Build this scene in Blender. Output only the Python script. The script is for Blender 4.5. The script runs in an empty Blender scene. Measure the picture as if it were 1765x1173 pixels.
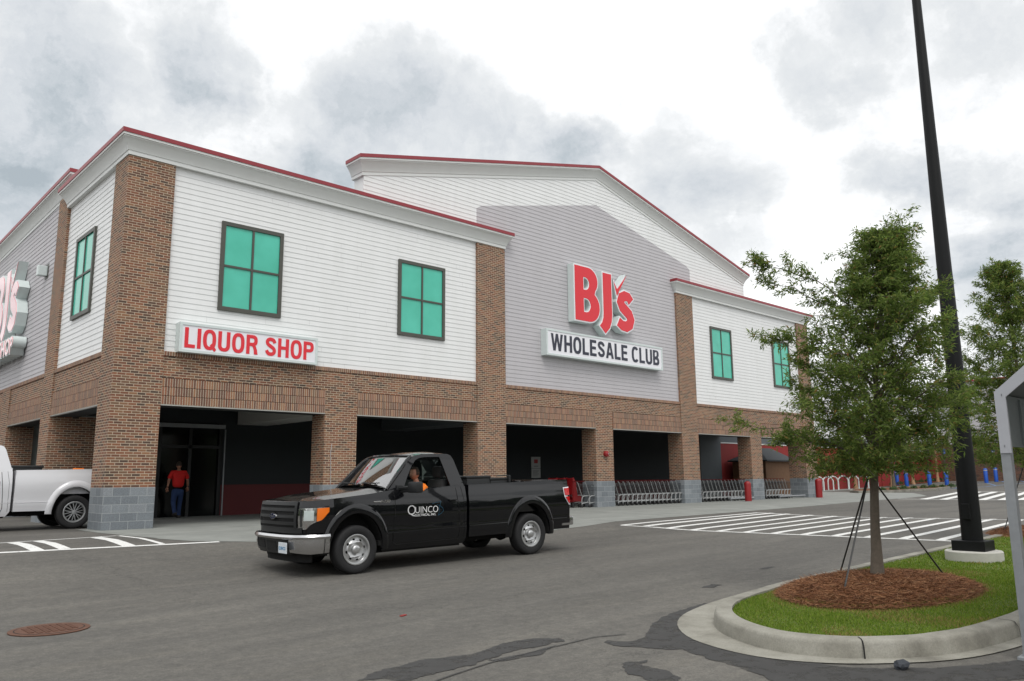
import bpy, bmesh, math, random
from mathutils import Vector, Matrix, noise
random.seed(7)
R = math.radians
SC = bpy.context.scene
COL = SC.collection

# ---------------------------------------------------------------- camera
cd = bpy.data.cameras.new("camera")
cam = bpy.data.objects.new("camera", cd); COL.objects.link(cam)
cd.sensor_fit = 'HORIZONTAL'; cd.sensor_width = 36.0
cd.lens = 36.0 * 1377.995 / 1765.0
cd.clip_start = 0.1; cd.clip_end = 3000
def cam_axes(yaw, pitch, roll):
    f = Vector((math.sin(-yaw)*math.cos(pitch), math.cos(yaw)*math.cos(pitch), math.sin(pitch)))
    r = Vector((math.cos(yaw), math.sin(yaw), 0)); u = r.cross(f)
    return r*math.cos(roll)+u*math.sin(roll), -r*math.sin(roll)+u*math.cos(roll), f
_r, _u, _f = cam_axes(R(-43.1656), R(9.7955), R(-0.5281))
cam.matrix_world = Matrix(((_r.x,_u.x,-_f.x,-6.2293),(_r.y,_u.y,-_f.y,-21.1422),(_r.z,_u.z,-_f.z,1.15),(0,0,0,1)))
SC.camera = cam

# ---------------------------------------------------------------- world: daylight sky under broken overcast
W = bpy.data.worlds.new("World"); SC.world = W; W.use_nodes = True
nt = W.node_tree; N = nt.nodes; L = nt.links; N.clear()
out = N.new('ShaderNodeOutputWorld'); bg = N.new('ShaderNodeBackground'); L.new(bg.outputs[0], out.inputs[0])
sky = N.new('ShaderNodeTexSky'); sky.sky_type = 'NISHITA'; sky.sun_disc = False
SUN_EL, SUN_AZ = R(58), R(214)      # azimuth clockwise from +Y
sky.sun_elevation = SUN_EL; sky.sun_rotation = SUN_AZ
tc = N.new('ShaderNodeTexCoord')
def wmath(op, a, b=None, clamp=False):
    n = N.new('ShaderNodeMath'); n.operation = op; n.use_clamp = clamp
    for i, v in enumerate((a, b)):
        if v is None: continue
        if hasattr(v, 'links'): L.new(v, n.inputs[i])
        else: n.inputs[i].default_value = v
    return n.outputs[0]
def wvec(op, a, b=None):
    n = N.new('ShaderNodeVectorMath'); n.operation = op
    for i, v in enumerate((a, b)):
        if v is None: continue
        if hasattr(v, 'links'): L.new(v, n.inputs[i])
        else: n.inputs[i].default_value = v
    return n
def wnoise(vec, scale, detail=6, rough=0.55):
    n = N.new('ShaderNodeTexNoise'); n.inputs['Scale'].default_value = scale
    n.inputs['Detail'].default_value = detail; n.inputs['Roughness'].default_value = rough
    L.new(vec, n.inputs['Vector']); return n
gen = tc.outputs['Generated']
nzv = wvec('NORMALIZE', gen).outputs[0]
warp = wnoise(nzv, 4.2, 9, 0.62)
wv = wvec('SUBTRACT', warp.outputs['Color'], (0.5,0.5,0.5)).outputs[0]
ws = wvec('SCALE', wv); ws.inputs['Scale'].default_value = 0.34
dirv = wvec('ADD', nzv, ws.outputs[0]).outputs[0]
# dark cloud bodies: (direction, radius, depth)
BL = [((0.151,0.897,0.416),0.10,.9),((0.176,0.916,0.361),0.12,1),((0.10,0.90,0.30),0.10,.8),((0.292,0.832,0.472),0.075,1),((0.325,0.82,0.455),0.06,1),
      ((0.228,0.914,0.336),0.075,.7),((0.274,0.907,0.319),0.06,.7),((0.397,0.815,0.422),0.05,.55),((0.453,0.804,0.385),0.075,.6),((0.505,0.761,0.408),0.085,.72),
      ((0.519,0.733,0.44),0.05,.5),((0.555,0.71,0.43),0.065,.7),((0.591,0.69,0.418),0.07,.85),((0.653,0.644,0.399),0.055,.8),((0.451,0.825,0.34),0.08,.8),
      ((0.56,0.75,0.35),0.08,.6),((0.768,0.543,0.34),0.06,.45),((0.834,0.298,0.464),0.06,.6),((0.816,0.375,0.441),0.05,.5),((0.86,0.22,0.458),0.06,.7),
      ((0.895,0.30,0.328),0.05,.8),((0.926,0.248,0.284),0.05,.7),((0.817,0.496,0.295),0.07,.55),((0.93,0.20,0.40),0.04,.6),((0.94,0.27,0.19),0.07,.8),((0.13,0.95,0.26),0.09,.6)]
acc = None
for d, rad, dep in BL:
    dist = wvec('DISTANCE', dirv, d).outputs['Value']
    m = N.new('ShaderNodeMapRange'); m.interpolation_type = 'SMOOTHSTEP'
    m.inputs['From Min'].default_value = 0.0; m.inputs['From Max'].default_value = rad*2.0
    m.inputs['To Min'].default_value = dep; m.inputs['To Max'].default_value = 0.0
    L.new(dist, m.inputs['Value'])
    acc = m.outputs[0] if acc is None else wmath('MAXIMUM', acc, m.outputs[0])
sep = N.new('ShaderNodeSeparateXYZ'); L.new(nzv, sep.inputs[0])
zc = wmath('ADD', wmath('MAXIMUM', sep.outputs['Z'], 0.0), 0.18)
cmb = N.new('ShaderNodeCombineXYZ')
L.new(wmath('DIVIDE', sep.outputs['X'], zc), cmb.inputs[0]); L.new(wmath('DIVIDE', sep.outputs['Y'], zc), cmb.inputs[1])
n1 = wnoise(cmb.outputs[0], 1.5, 10, 0.6); n2 = wnoise(dirv, 7.0, 10, 0.62)
base = wmath('MULTIPLY', wmath('SUBTRACT', n1.outputs['Fac'], 0.50), 2.6)
dark = wmath('ADD', wmath('MULTIPLY', acc, wmath('ADD', wmath('MULTIPLY', n2.outputs['Fac'], 1.7), -0.02)), wmath('MAXIMUM', base, 0.0), True)
cr = N.new('ShaderNodeValToRGB'); L.new(dark, cr.inputs[0])
e = cr.color_ramp.elements; e[0].position = 0.0; e[0].color = (1.42,1.43,1.43,1); e[1].position = 1.0; e[1].color = (0.50,0.565,0.61,1)
for p, c in ((0.16,(1.22,1.23,1.24,1)),(0.38,(0.96,0.985,1.0,1)),(0.66,(0.78,0.82,0.86,1)),(0.86,(0.61,0.67,0.715,1))):
    q = e.new(p); q.color = c
sk = N.new('ShaderNodeMix'); sk.data_type = 'RGBA'; sk.inputs['Factor'].default_value = 0.93
sks = wvec('SCALE', sky.outputs[0]); sks.inputs['Scale'].default_value = 0.10
L.new(sks.outputs[0], sk.inputs['A']); L.new(cr.outputs[0], sk.inputs['B'])
L.new(sk.outputs['Result'], bg.inputs['Color']); bg.inputs['Strength'].default_value = 0.92
sl = bpy.data.lights.new("sun", 'SUN'); so = bpy.data.objects.new("sun", sl); COL.objects.link(so)
sl.energy = 1.5; sl.angle = R(24); sl.color = (1.0, 0.97, 0.92)
sd = Vector((math.sin(SUN_AZ)*math.cos(SUN_EL), math.cos(SUN_AZ)*math.cos(SUN_EL), math.sin(SUN_EL)))
so.rotation_euler = sd.to_track_quat('Z', 'Y').to_euler()
vs = SC.view_settings; vs.view_transform = 'Standard'; vs.look = 'None'; vs.exposure = 0.0; vs.gamma = 1.0
SC.cycles.max_bounces = 6

# ---------------------------------------------------------------- materials
MATS = {}
class NT:
    def __init__(s, name):
        m = bpy.data.materials.new(name); m.use_nodes = True
        s.m = m; s.n = m.node_tree.nodes; s.l = m.node_tree.links
        s.b = s.n['Principled BSDF']; MATS[name] = m
    def add(s, t, **k):
        n = s.n.new(t)
        for a, v in k.items(): setattr(n, a, v)
        return n
    def set(s, node, **k):
        for a, v in k.items():
            a = a.replace('_', ' ')
            if hasattr(v, 'links'): s.l.new(v, node.inputs[a])
            else: node.inputs[a].default_value = v
        return node
    def noise(s, vec, scale, detail=4, rough=.55):
        n = s.add('ShaderNodeTexNoise'); s.set(n, Scale=scale, Detail=detail, Roughness=rough)
        if vec is not None: s.l.new(vec, n.inputs['Vector'])
        return n
    def ramp(s, fac, stops):
        r = s.add('ShaderNodeValToRGB'); s.l.new(fac, r.inputs[0]); e = r.color_ramp.elements
        e[0].position, e[0].color = stops[0][0], (*stops[0][1], 1)
        e[1].position, e[1].color = stops[-1][0], (*stops[-1][1], 1)
        for p, c in stops[1:-1]: q = e.new(p); q.color = (*c, 1)
        return r.outputs[0]
    def mix(s, f, a, b, mode='MIX'):
        n = s.add('ShaderNodeMix', data_type='RGBA', blend_type=mode)
        for k, v in (('Factor', f), ('A', a), ('B', b)):
            if hasattr(v, 'links'): s.l.new(v, n.inputs[k])
            else: n.inputs[k].default_value = v if k == 'Factor' else (*v, 1)
        return n.outputs['Result']
    def bump(s, h, strength=.3, dist=.01):
        n = s.add('ShaderNodeBump'); s.set(n, Strength=strength, Distance=dist, Height=h)
        s.l.new(n.outputs[0], s.b.inputs['Normal']); return n
    def obj(s): return s.add('ShaderNodeTexCoord').outputs['Object']
    def geo(s): return s.add('ShaderNodeNewGeometry')
    def uv(s): return s.add('ShaderNodeTexCoord').outputs['UV']

def plain(name, col, rough=.5, metal=0.0, var=0.12, scale=6.0, coat=0.0, bumpy=0.0, spec=0.5):
    t = NT(name); o = t.obj()
    n = t.noise(o, scale, 5, .6)
    c = t.mix(n.outputs['Fac'], tuple(x*(1-var) for x in col), tuple(min(1, x*(1+var)) for x in col))
    t.set(t.b, Base_Color=c, Roughness=rough, Metallic=metal, Coat_Weight=coat)
    t.b.inputs['Specular IOR Level'].default_value = spec
    if bumpy: t.bump(t.noise(o, scale*8, 4).outputs['Fac'], bumpy, .01)
    return t.m

def brick_mat(name, bw, bh, off, stops, mortar, msize=.011, rough=.85, swap=False, tint=1.0):
    t = NT(name); uv = t.uv()
    if swap:
        s = t.add('ShaderNodeSeparateXYZ'); t.l.new(uv, s.inputs[0]); c = t.add('ShaderNodeCombineXYZ'); sb = t.add('ShaderNodeMath', operation='SUBTRACT'); t.l.new(s.outputs[1], sb.inputs[0]); sb.inputs[1].default_value = 3.12
        t.l.new(sb.outputs[0], c.inputs[0]); t.l.new(s.outputs[0], c.inputs[1]); uv2 = c.outputs[0]
    else: uv2 = uv
    b = t.add('ShaderNodeTexBrick'); t.l.new(uv2, b.inputs['Vector'])
    b.offset = off
    t.set(b, Scale=1.0, Color1=(0,0,0,1), Color2=(1,1,1,1), Mortar=(.5,.5,.5,1), Mortar_Size=msize/2, Mortar_Smooth=.1, Brick_Width=(bw if not swap else 50.0), Row_Height=bh, Bias=0.0)
    o = t.obj(); big = t.noise(o, .55, 3).outputs['Fac']; fine = t.noise(o, 60, 3).outputs['Fac']
    if swap:
        fl = t.add('ShaderNodeVectorMath', operation='DIVIDE'); t.l.new(uv2, fl.inputs[0]); fl.inputs[1].default_value = (bw, bh, 1)
        f2 = t.add('ShaderNodeVectorMath', operation='FLOOR'); t.l.new(fl.outputs[0], f2.inputs[0]); wn = t.add('ShaderNodeTexWhiteNoise'); t.l.new(f2.outputs[0], wn.inputs['Vector']); src = wn.outputs['Value']
    else: src = b.outputs['Color']
    col = t.ramp(src, stops)
    col = t.mix(.55, col, t.ramp(fine, [(.3,(.55,.55,.55)),(.7,(1.35,1.35,1.35))]), 'MULTIPLY')
    col = t.mix(.6, col, t.ramp(big, [(.3,(.78,.78,.78)),(.7,(1.22,1.2,1.18))]), 'MULTIPLY')
    fin = t.mix(b.outputs['Fac'], col, mortar)
    t.set(t.b, Base_Color=fin, Roughness=rough)
    iv = t.add('ShaderNodeMath', operation='SUBTRACT'); iv.inputs[0].default_value = 1; t.l.new(b.outputs['Fac'], iv.inputs[1])
    t.bump(iv.outputs[0], .5, .008)
    return t.m
BR = [(0,(.060,.044,.034)),(.22,(.120,.056,.036)),(.42,(.190,.076,.043)),(.6,(.235,.098,.052)),(.78,(.150,.092,.056)),(.9,(.27,.135,.07)),(1,(.090,.064,.048))]
BR = [(p,tuple((x*.90+a_*.10)*1.10 for x, a_ in zip(c,(.165,.092,.056)))) for p,c in BR]
brick_mat('brick', .205, .0677, .5, BR, (.52,.43,.32), .0135)
brick_mat('soldier', .2275, .0677, 0, [(p,tuple(x*1.05+.008 for x in c)) for p,c in BR[1:6]], (.50,.43,.34), .014, swap=True)
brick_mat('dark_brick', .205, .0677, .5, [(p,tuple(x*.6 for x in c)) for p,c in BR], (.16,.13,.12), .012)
brick_mat('cmu', .405, .2032, .5, [(0,(.17,.19,.21)),(.5,(.21,.235,.255)),(1,(.25,.27,.29))], (.36,.38,.38), .011, .9)
plain('siding_white', (.79,.80,.80), .55, var=.03, scale=1.2)
plain('siding_grey', (.49,.475,.495), .6, var=.04, scale=1.5)
for nm_ in ('siding_white','siding_grey'):
    m_ = MATS[nm_].node_tree; n_ = m_.nodes; b_ = n_['Principled BSDF']; src_ = b_.inputs['Base Color'].links[0].from_socket
    tc_ = n_.new('ShaderNodeTexCoord'); mp_ = n_.new('ShaderNodeMapping'); mp_.inputs['Scale'].default_value = (1.6,1.6,.22); m_.links.new(tc_.outputs['Object'], mp_.inputs[0])
    z_ = n_.new('ShaderNodeTexNoise'); z_.inputs['Scale'].default_value = 1.6; z_.inputs['Detail'].default_value = 8; z_.inputs['Roughness'].default_value = .65; m_.links.new(mp_.outputs[0], z_.inputs['Vector'])
    r_ = n_.new('ShaderNodeValToRGB'); m_.links.new(z_.outputs['Fac'], r_.inputs[0]); r_.color_ramp.elements[0].position = .30; r_.color_ramp.elements[0].color = (.885,.885,.87,1); r_.color_ramp.elements[1].position = .62; r_.color_ramp.elements[1].color = (1,1,1,1)
    x_ = n_.new('ShaderNodeMix'); x_.data_type = 'RGBA'; x_.blend_type = 'MULTIPLY'; x_.inputs['Factor'].default_value = .4; m_.links.new(src_, x_.inputs['A']); m_.links.new(r_.outputs[0], x_.inputs['B']); m_.links.new(x_.outputs['Result'], b_.inputs['Base Color'])
plain('cornice', (.72,.735,.72), .5, var=.05, scale=2)
plain('red_cap', (.27,.025,.035), .45, .0, var=.15, scale=3)
plain('frame', (.070,.070,.058), .5, var=.1)
plain('sign_white', (.82,.82,.86), .35, var=.02)
plain('sign_return', (.62,.69,.68), .35, var=.06, scale=8)
plain('sign_red', (.70,.006,.020), .16, var=.04)
plain('sign_red_gloss', (.62,.02,.04), .12, var=.04, coat=1.0, spec=.9)
plain('joint', (.55,.55,.56), .7)
plain('sign_black', (.020,.024,.045), .4, var=.1)
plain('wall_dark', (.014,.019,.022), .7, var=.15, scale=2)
plain('wall_grey', (.10,.115,.125), .7, var=.12, scale=2)
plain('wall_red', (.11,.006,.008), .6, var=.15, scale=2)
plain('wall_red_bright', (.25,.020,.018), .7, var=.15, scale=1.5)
plain('soffit', (.55,.55,.52), .8, var=.04)
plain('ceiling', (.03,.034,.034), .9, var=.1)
plain('black_gap', (.006,.006,.006), .9)
plain('steel', (.45,.46,.47), .4, .7, var=.15, scale=20)
plain('galv', (.30,.315,.33), .5, .5, var=.2, scale=12)
plain('fascia', (.40,.41,.44), .45, .1, var=.08, scale=6)
plain('corral_inner', (.17,.19,.19), .6, .3, var=.15, scale=6)
plain('pole_black', (.0035,.004,.0045), .5, var=.2, scale=3, spec=.25)
plain('concrete', (.36,.35,.325), .9, var=.16, scale=5, bumpy=.3)
plain('pad', (.47,.46,.42), .9, var=.14, scale=9, bumpy=.3)
plain('paint_white', (.70,.70,.68), .8, var=.12, scale=14)
plain('paint_blue', (.12,.20,.36), .8, var=.2, scale=14)
plain('bollard_red', (.26,.012,.014), .4, var=.1, scale=6)
plain('bollard_blue', (.010,.085,.42), .4, var=.1)
plain('paper', (.42,.43,.42), .7, var=.05)
plain('print_grey', (.12,.12,.12), .8); plain('print_red', (.35,.05,.05), .8)
plain('wood_brown', (.16,.085,.045), .8, var=.25, scale=7)
plain('shingle', (.045,.05,.055), .85, var=.3, scale=15)
plain('rust', (.125,.058,.036), .75, .3, var=.45, scale=18, bumpy=.5)
plain('bark', (.135,.112,.088), .95, var=.4, scale=25, bumpy=1)
plain('bark_tan', (.38,.23,.13), .9, var=.3, scale=12)
plain('tar', (.042,.041,.040), .85, var=.3, scale=9)
plain('child_red', (.17,.004,.006), .35)
plain('cart_red', (.30,.008,.012), .35, var=.05)
plain('handle_red', (.10,.008,.010), .4)
plain('cart_frame', (.38,.39,.39), .4, .35)
plain('cart_steel', (.13,.135,.14), .4, .6, var=.1)
plain('rubber', (.012,.012,.013), .8, var=.2, scale=20)
plain('chrome', (.72,.72,.72), .12, 1.0, var=.03)
plain('bumper_silver', (.60,.60,.61), .22, 1.0, var=.05)
plain('rim_silver', (.52,.525,.53), .33, .8, var=.06)
plain('plastic_dark', (.011,.012,.013), .48, var=.15, scale=15)
plain('paint_black', (.003,.0033,.0045), .25, 0, var=.15, coat=.9, spec=.12)
MATS['paint_black'].node_tree.nodes['Principled BSDF'].inputs['Coat Roughness'].default_value = .03
plain('paint_truck_white', (.66,.665,.69), .3, 0, var=.02, coat=.8)
plain('amber', (.80,.17,.01), .2, coat=.6, var=.1)
plain('lamp_red', (.55,.008,.012), .18, coat=.8, var=.08)
plain('seat', (.030,.031,.032), .7, var=.15)
plain('emblem_blue', (.01,.03,.12), .2, coat=.7)
plain('decal_white', (.80,.80,.80), .5); plain('decal_blue', (.03,.12,.20), .5)
plain('skin', (.36,.17,.11), .55, var=.08); plain('hair', (.035,.022,.014), .8, var=.3, scale=60)
plain('shirt_red', (.60,.010,.008), .8, var=.12, scale=9); plain('shirt_orange', (.85,.20,.01), .8, var=.12, scale=12)
plain('jeans', (.020,.045,.13), .85, var=.25, scale=14); plain('shoe', (.015,.012,.01), .6)
plain('stone', (.04,.045,.055), .9, var=.4, scale=40, bumpy=.5)
plain('plate', (.62,.66,.70), .4, var=.04); plain('plate_blue', (.10,.25,.42), .5)
def glassy(name, col, rough, alpha, metal=0):
    t = NT(name); t.set(t.b, Base_Color=(*col,1), Roughness=rough, Metallic=metal)
    tr = t.add('ShaderNodeBsdfTransparent'); mx = t.add('ShaderNodeMixShader'); lw = t.add('ShaderNodeLayerWeight'); lw.inputs[0].default_value = .5; fr = t.add('ShaderNodeMath', operation='POWER'); t.l.new(lw.outputs['Facing'], fr.inputs[0]); fr.inputs[1].default_value = 3.5
    ad = t.add('ShaderNodeMath', operation='ADD', use_clamp=True); t.l.new(fr.outputs[0], ad.inputs[0]); ad.inputs[1].default_value = alpha
    gl = t.add('ShaderNodeBsdfGlossy'); gl.inputs['Roughness'].default_value = rough
    tr.inputs[0].default_value = (*col,1)
    t.l.new(ad.outputs[0], mx.inputs[0]); t.l.new(tr.outputs[0], mx.inputs[1]); t.l.new(gl.outputs[0], mx.inputs[2])
    o = [n for n in t.n if n.type == 'OUTPUT_MATERIAL'][0]; t.l.new(mx.outputs[0], o.inputs[0]); return t.m
glassy('car_glass', (.60,.72,.68), .02, .40)
glassy('side_glass', (.35,.42,.40), .02, .02)
glassy('lens', (.95,.95,.95), .03, .10)
plain('door_glass', (.004,.005,.005), .12, var=.1, spec=.3)
t = NT('pane')
n_ = t.noise(t.obj(), .9, 3)
t.set(t.b, Base_Color=t.ramp(n_.outputs['Fac'], [(.3,(.055,.46,.33)),(.7,(.085,.56,.42))]), Roughness=.16); t.b.inputs['Specular IOR Level'].default_value = .5
# asphalt
t = NT('asphalt'); o = t.obj()
mp = t.add('ShaderNodeMapping'); mp.inputs['Scale'].default_value = (.10,.75,1); mp.inputs['Rotation'].default_value = (0,0,R(4)); t.l.new(o, mp.inputs[0])
streak = t.noise(mp.outputs[0], 1.0, 6, .6).outputs['Fac']; blot = t.noise(o, .35, 5, .6).outputs['Fac']; grain = t.noise(o, 55, 5, .8).outputs['Fac']; mid = t.noise(o, 7, 5, .6).outputs['Fac']
c = t.ramp(streak, [(.3,(.080,.0765,.070)),(.5,(.101,.0965,.088)),(.72,(.130,.124,.112))])
c = t.mix(.55, c, t.ramp(blot, [(.3,(.80,.80,.81)),(.7,(1.18,1.17,1.15))]), 'MULTIPLY')
c = t.mix(.75, c, t.ramp(grain, [(.32,(.55,.55,.55)),(.68,(1.46,1.45,1.42))]), 'MULTIPLY')
c = t.mix(.7, c, t.ramp(mid, [(.35,(.84,.84,.84)),(.65,(1.16,1.155,1.14))]), 'MULTIPLY')
mid2 = t.noise(o, 17, 6, .75).outputs['Fac']; c = t.mix(.8, c, t.ramp(mid2, [(.36,(.80,.80,.80)),(.64,(1.2,1.195,1.18))]), 'MULTIPLY')
dust = t.noise(mp.outputs[0], 2.6, 8, .7).outputs['Fac']; c = t.mix(.55, c, t.ramp(dust, [(.30,(.78,.78,.79)),(.52,(1,1,1)),(.74,(1.28,1.25,1.18))]), 'MULTIPLY')
vo = t.add('ShaderNodeTexVoronoi'); t.set(vo, Scale=42.0); t.l.new(o, vo.inputs['Vector']); vs2 = t.ramp(vo.outputs['Distance'], [(.0,(1.5,1.48,1.42)),(.13,(1,1,1)),(1,(.93,.93,.93))])
c = t.mix(.55, c, vs2, 'MULTIPLY')
vc = t.add('ShaderNodeTexVoronoi', feature='DISTANCE_TO_EDGE'); wob = t.noise(o, 1.3, 6, .7)
wa = t.add('ShaderNodeVectorMath', operation='SCALE'); t.l.new(wob.outputs['Color'], wa.inputs[0]); wa.inputs['Scale'].default_value = 1.6
wb_ = t.add('ShaderNodeVectorMath', operation='ADD'); t.l.new(o, wb_.inputs[0]); t.l.new(wa.outputs[0], wb_.inputs[1])
t.set(vc, Scale=.16); t.l.new(wb_.outputs[0], vc.inputs['Vector'])
c = t.mix(.8, c, t.ramp(vc.outputs['Distance'], [(0,(.55,.55,.55)),(.0035,(1,1,1)),(1,(1,1,1))]), 'MULTIPLY')
t.set(t.b, Base_Color=c, Roughness=.88); t.bump(grain, .45, .008)
m_ = MATS['tar'].node_tree; _n = m_.nodes; _b = _n['Principled BSDF']; _tc = _n.new('ShaderNodeTexCoord'); _nz = _n.new('ShaderNodeTexNoise'); _nz.inputs['Scale'].default_value = 5.5; _nz.inputs['Detail'].default_value = 10; _nz.inputs['Roughness'].default_value = .72
m_.links.new(_tc.outputs['Object'], _nz.inputs['Vector']); _rp = _n.new('ShaderNodeMapRange'); _rp.inputs['From Min'].default_value = .36; _rp.inputs['From Max'].default_value = .50; _rp.inputs['To Min'].default_value = .35; _rp.inputs['To Max'].default_value = .95; m_.links.new(_nz.outputs['Fac'], _rp.inputs['Value']); m_.links.new(_rp.outputs[0], _b.inputs['Alpha'])
m_ = MATS['paint_white'].node_tree; _n = m_.nodes; _b = _n['Principled BSDF']; _tc = _n.new('ShaderNodeTexCoord'); _nz = _n.new('ShaderNodeTexNoise'); _nz.inputs['Scale'].default_value = 16; _nz.inputs['Detail'].default_value = 10; _nz.inputs['Roughness'].default_value = .75
m_.links.new(_tc.outputs['Object'], _nz.inputs['Vector']); _rp = _n.new('ShaderNodeMapRange'); _rp.inputs['From Min'].default_value = .34; _rp.inputs['From Max'].default_value = .46; _rp.inputs['To Min'].default_value = .45; _rp.inputs['To Max'].default_value = 1; m_.links.new(_nz.outputs['Fac'], _rp.inputs['Value']); m_.links.new(_rp.outputs[0], _b.inputs['Alpha'])
# sidewalk concrete with control joints
t = NT('sidewalk'); o = t.obj()
b = t.add('ShaderNodeTexBrick'); t.l.new(o, b.inputs['Vector']); b.offset = 0
t.set(b, Scale=1, Brick_Width=3.0, Row_Height=2.45, Mortar_Size=.012, Color1=(1,1,1,1), Color2=(.9,.9,.9,1), Mortar=(.45,.45,.45,1))
c = t.ramp(t.noise(o, 1.1, 6, .6).outputs['Fac'], [(.3,(.205,.215,.20)),(.7,(.275,.285,.265))])
c = t.mix(.9, c, b.outputs['Color'], 'MULTIPLY'); c = t.mix(.4, c, t.ramp(t.noise(o,50,3).outputs['Fac'], [(.3,(.8,.8,.8)),(.7,(1.2,1.2,1.2))]), 'MULTIPLY')
t.set(t.b, Base_Color=c, Roughness=.85)
# kerb: pale concrete with dirty foot
t = NT('kerb'); o = t.obj()
c = t.ramp(t.noise(o, 2.2, 8, .65).outputs['Fac'], [(.28,(.145,.137,.115)),(.5,(.255,.245,.21)),(.75,(.35,.34,.30))])
c = t.mix(.6, c, t.ramp(t.noise(o,70,4,.7).outputs['Fac'], [(.3,(.72,.72,.72)),(.7,(1.22,1.22,1.2))]), 'MULTIPLY')
t.set(t.b, Base_Color=c, Roughness=.92); t.bump(t.noise(o, 55, 5, .7).outputs['Fac'], .4, .006)
def island(name, stops, rough=.7, trans=.0):
    t = NT(name); g = t.geo()
    c = t.ramp(g.outputs['Random Per Island'], stops)
    t.set(t.b, Base_Color=c, Roughness=rough)
    if trans:
        tl = t.add('ShaderNodeBsdfTranslucent'); t.l.new(c, tl.inputs[0]); mx = t.add('ShaderNodeMixShader'); mx.inputs[0].default_value = trans
        o = [n for n in t.n if n.type == 'OUTPUT_MATERIAL'][0]
        t.l.new(t.b.outputs[0], mx.inputs[1]); t.l.new(tl.outputs[0], mx.inputs[2]); t.l.new(mx.outputs[0], o.inputs[0])
    return t.m
island('leaf', [(0,(.070,.120,.024)),(.4,(.135,.205,.042)),(.75,(.205,.275,.062)),(.95,(.27,.33,.085)),(1,(.32,.16,.05))], .8, .58)
island('grass_blade', [(0,(.080,.135,.008)),(.5,(.135,.225,.013)),(.85,(.19,.275,.025)),(1,(.29,.25,.08))], .9, .25)
island('straw', [(0,(.075,.027,.012)),(.4,(.180,.069,.026)),(.75,(.26,.110,.044)),(1,(.38,.22,.11))], .9)
island('dry_blade', [(0,(.17,.14,.035)),(.5,(.26,.20,.06)),(1,(.30,.17,.07))], .9)
island('shrub_leaf', [(0,(.03,.07,.02)),(.6,(.06,.12,.03)),(1,(.13,.14,.05))], .7, .2)
t = NT('grass_base'); o = t.obj()
t.set(t.b, Base_Color=t.ramp(t.noise(o, 30, 5).outputs['Fac'], [(.3,(.058,.088,.008)),(.7,(.105,.145,.014))]), Roughness=.95)
plain('mulch_base', (.13,.048,.018), .95, var=.4, scale=30, bumpy=.8)

# ---------------------------------------------------------------- helpers
def setp(o, label=None, cat=None, group=None, kind=None):
    for k, v in (('label',label),('category',cat),('group',group),('kind',kind)):
        if v: o[k] = v
    return o
def thing(name, label, cat, loc=(0,0,0), rotz=0, group=None):
    o = bpy.data.objects.new(name, None); COL.objects.link(o)
    o.location = loc; o.rotation_euler = (0,0,rotz); o.empty_display_size = .3
    return setp(o, label, cat, group)
def boxuv(me):
    if not me.uv_layers: me.uv_layers.new(name='UVMap')
    ul = me.uv_layers[0].data; vs_ = me.vertices
    for p in me.polygons:
        n = p.normal; ax = max(range(3), key=lambda i: abs(n[i]))
        for li in p.loop_indices:
            v = vs_[me.loops[li].vertex_index].co
            ul[li].uv = (v.y, v.z) if ax == 0 else ((v.x, v.z) if ax == 1 else (v.x, v.y))
def mk(name, verts, faces, mat, parent=None, smooth=False, mats=None, uv=True, sharp=None):
    me = bpy.data.meshes.new(name); me.from_pydata([tuple(v) for v in verts], [], faces)
    if mats:
        for m in mats: me.materials.append(MATS[m])
    else: me.materials.append(MATS[mat])
    me.update()
    if uv: boxuv(me)
    if smooth:
        me.polygons.foreach_set('use_smooth', [True]*len(me.polygons))
        if sharp: me.set_sharp_from_angle(angle=R(sharp))
    o = bpy.data.objects.new(name, me); COL.objects.link(o)
    if parent: o.parent = parent
    return o
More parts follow.
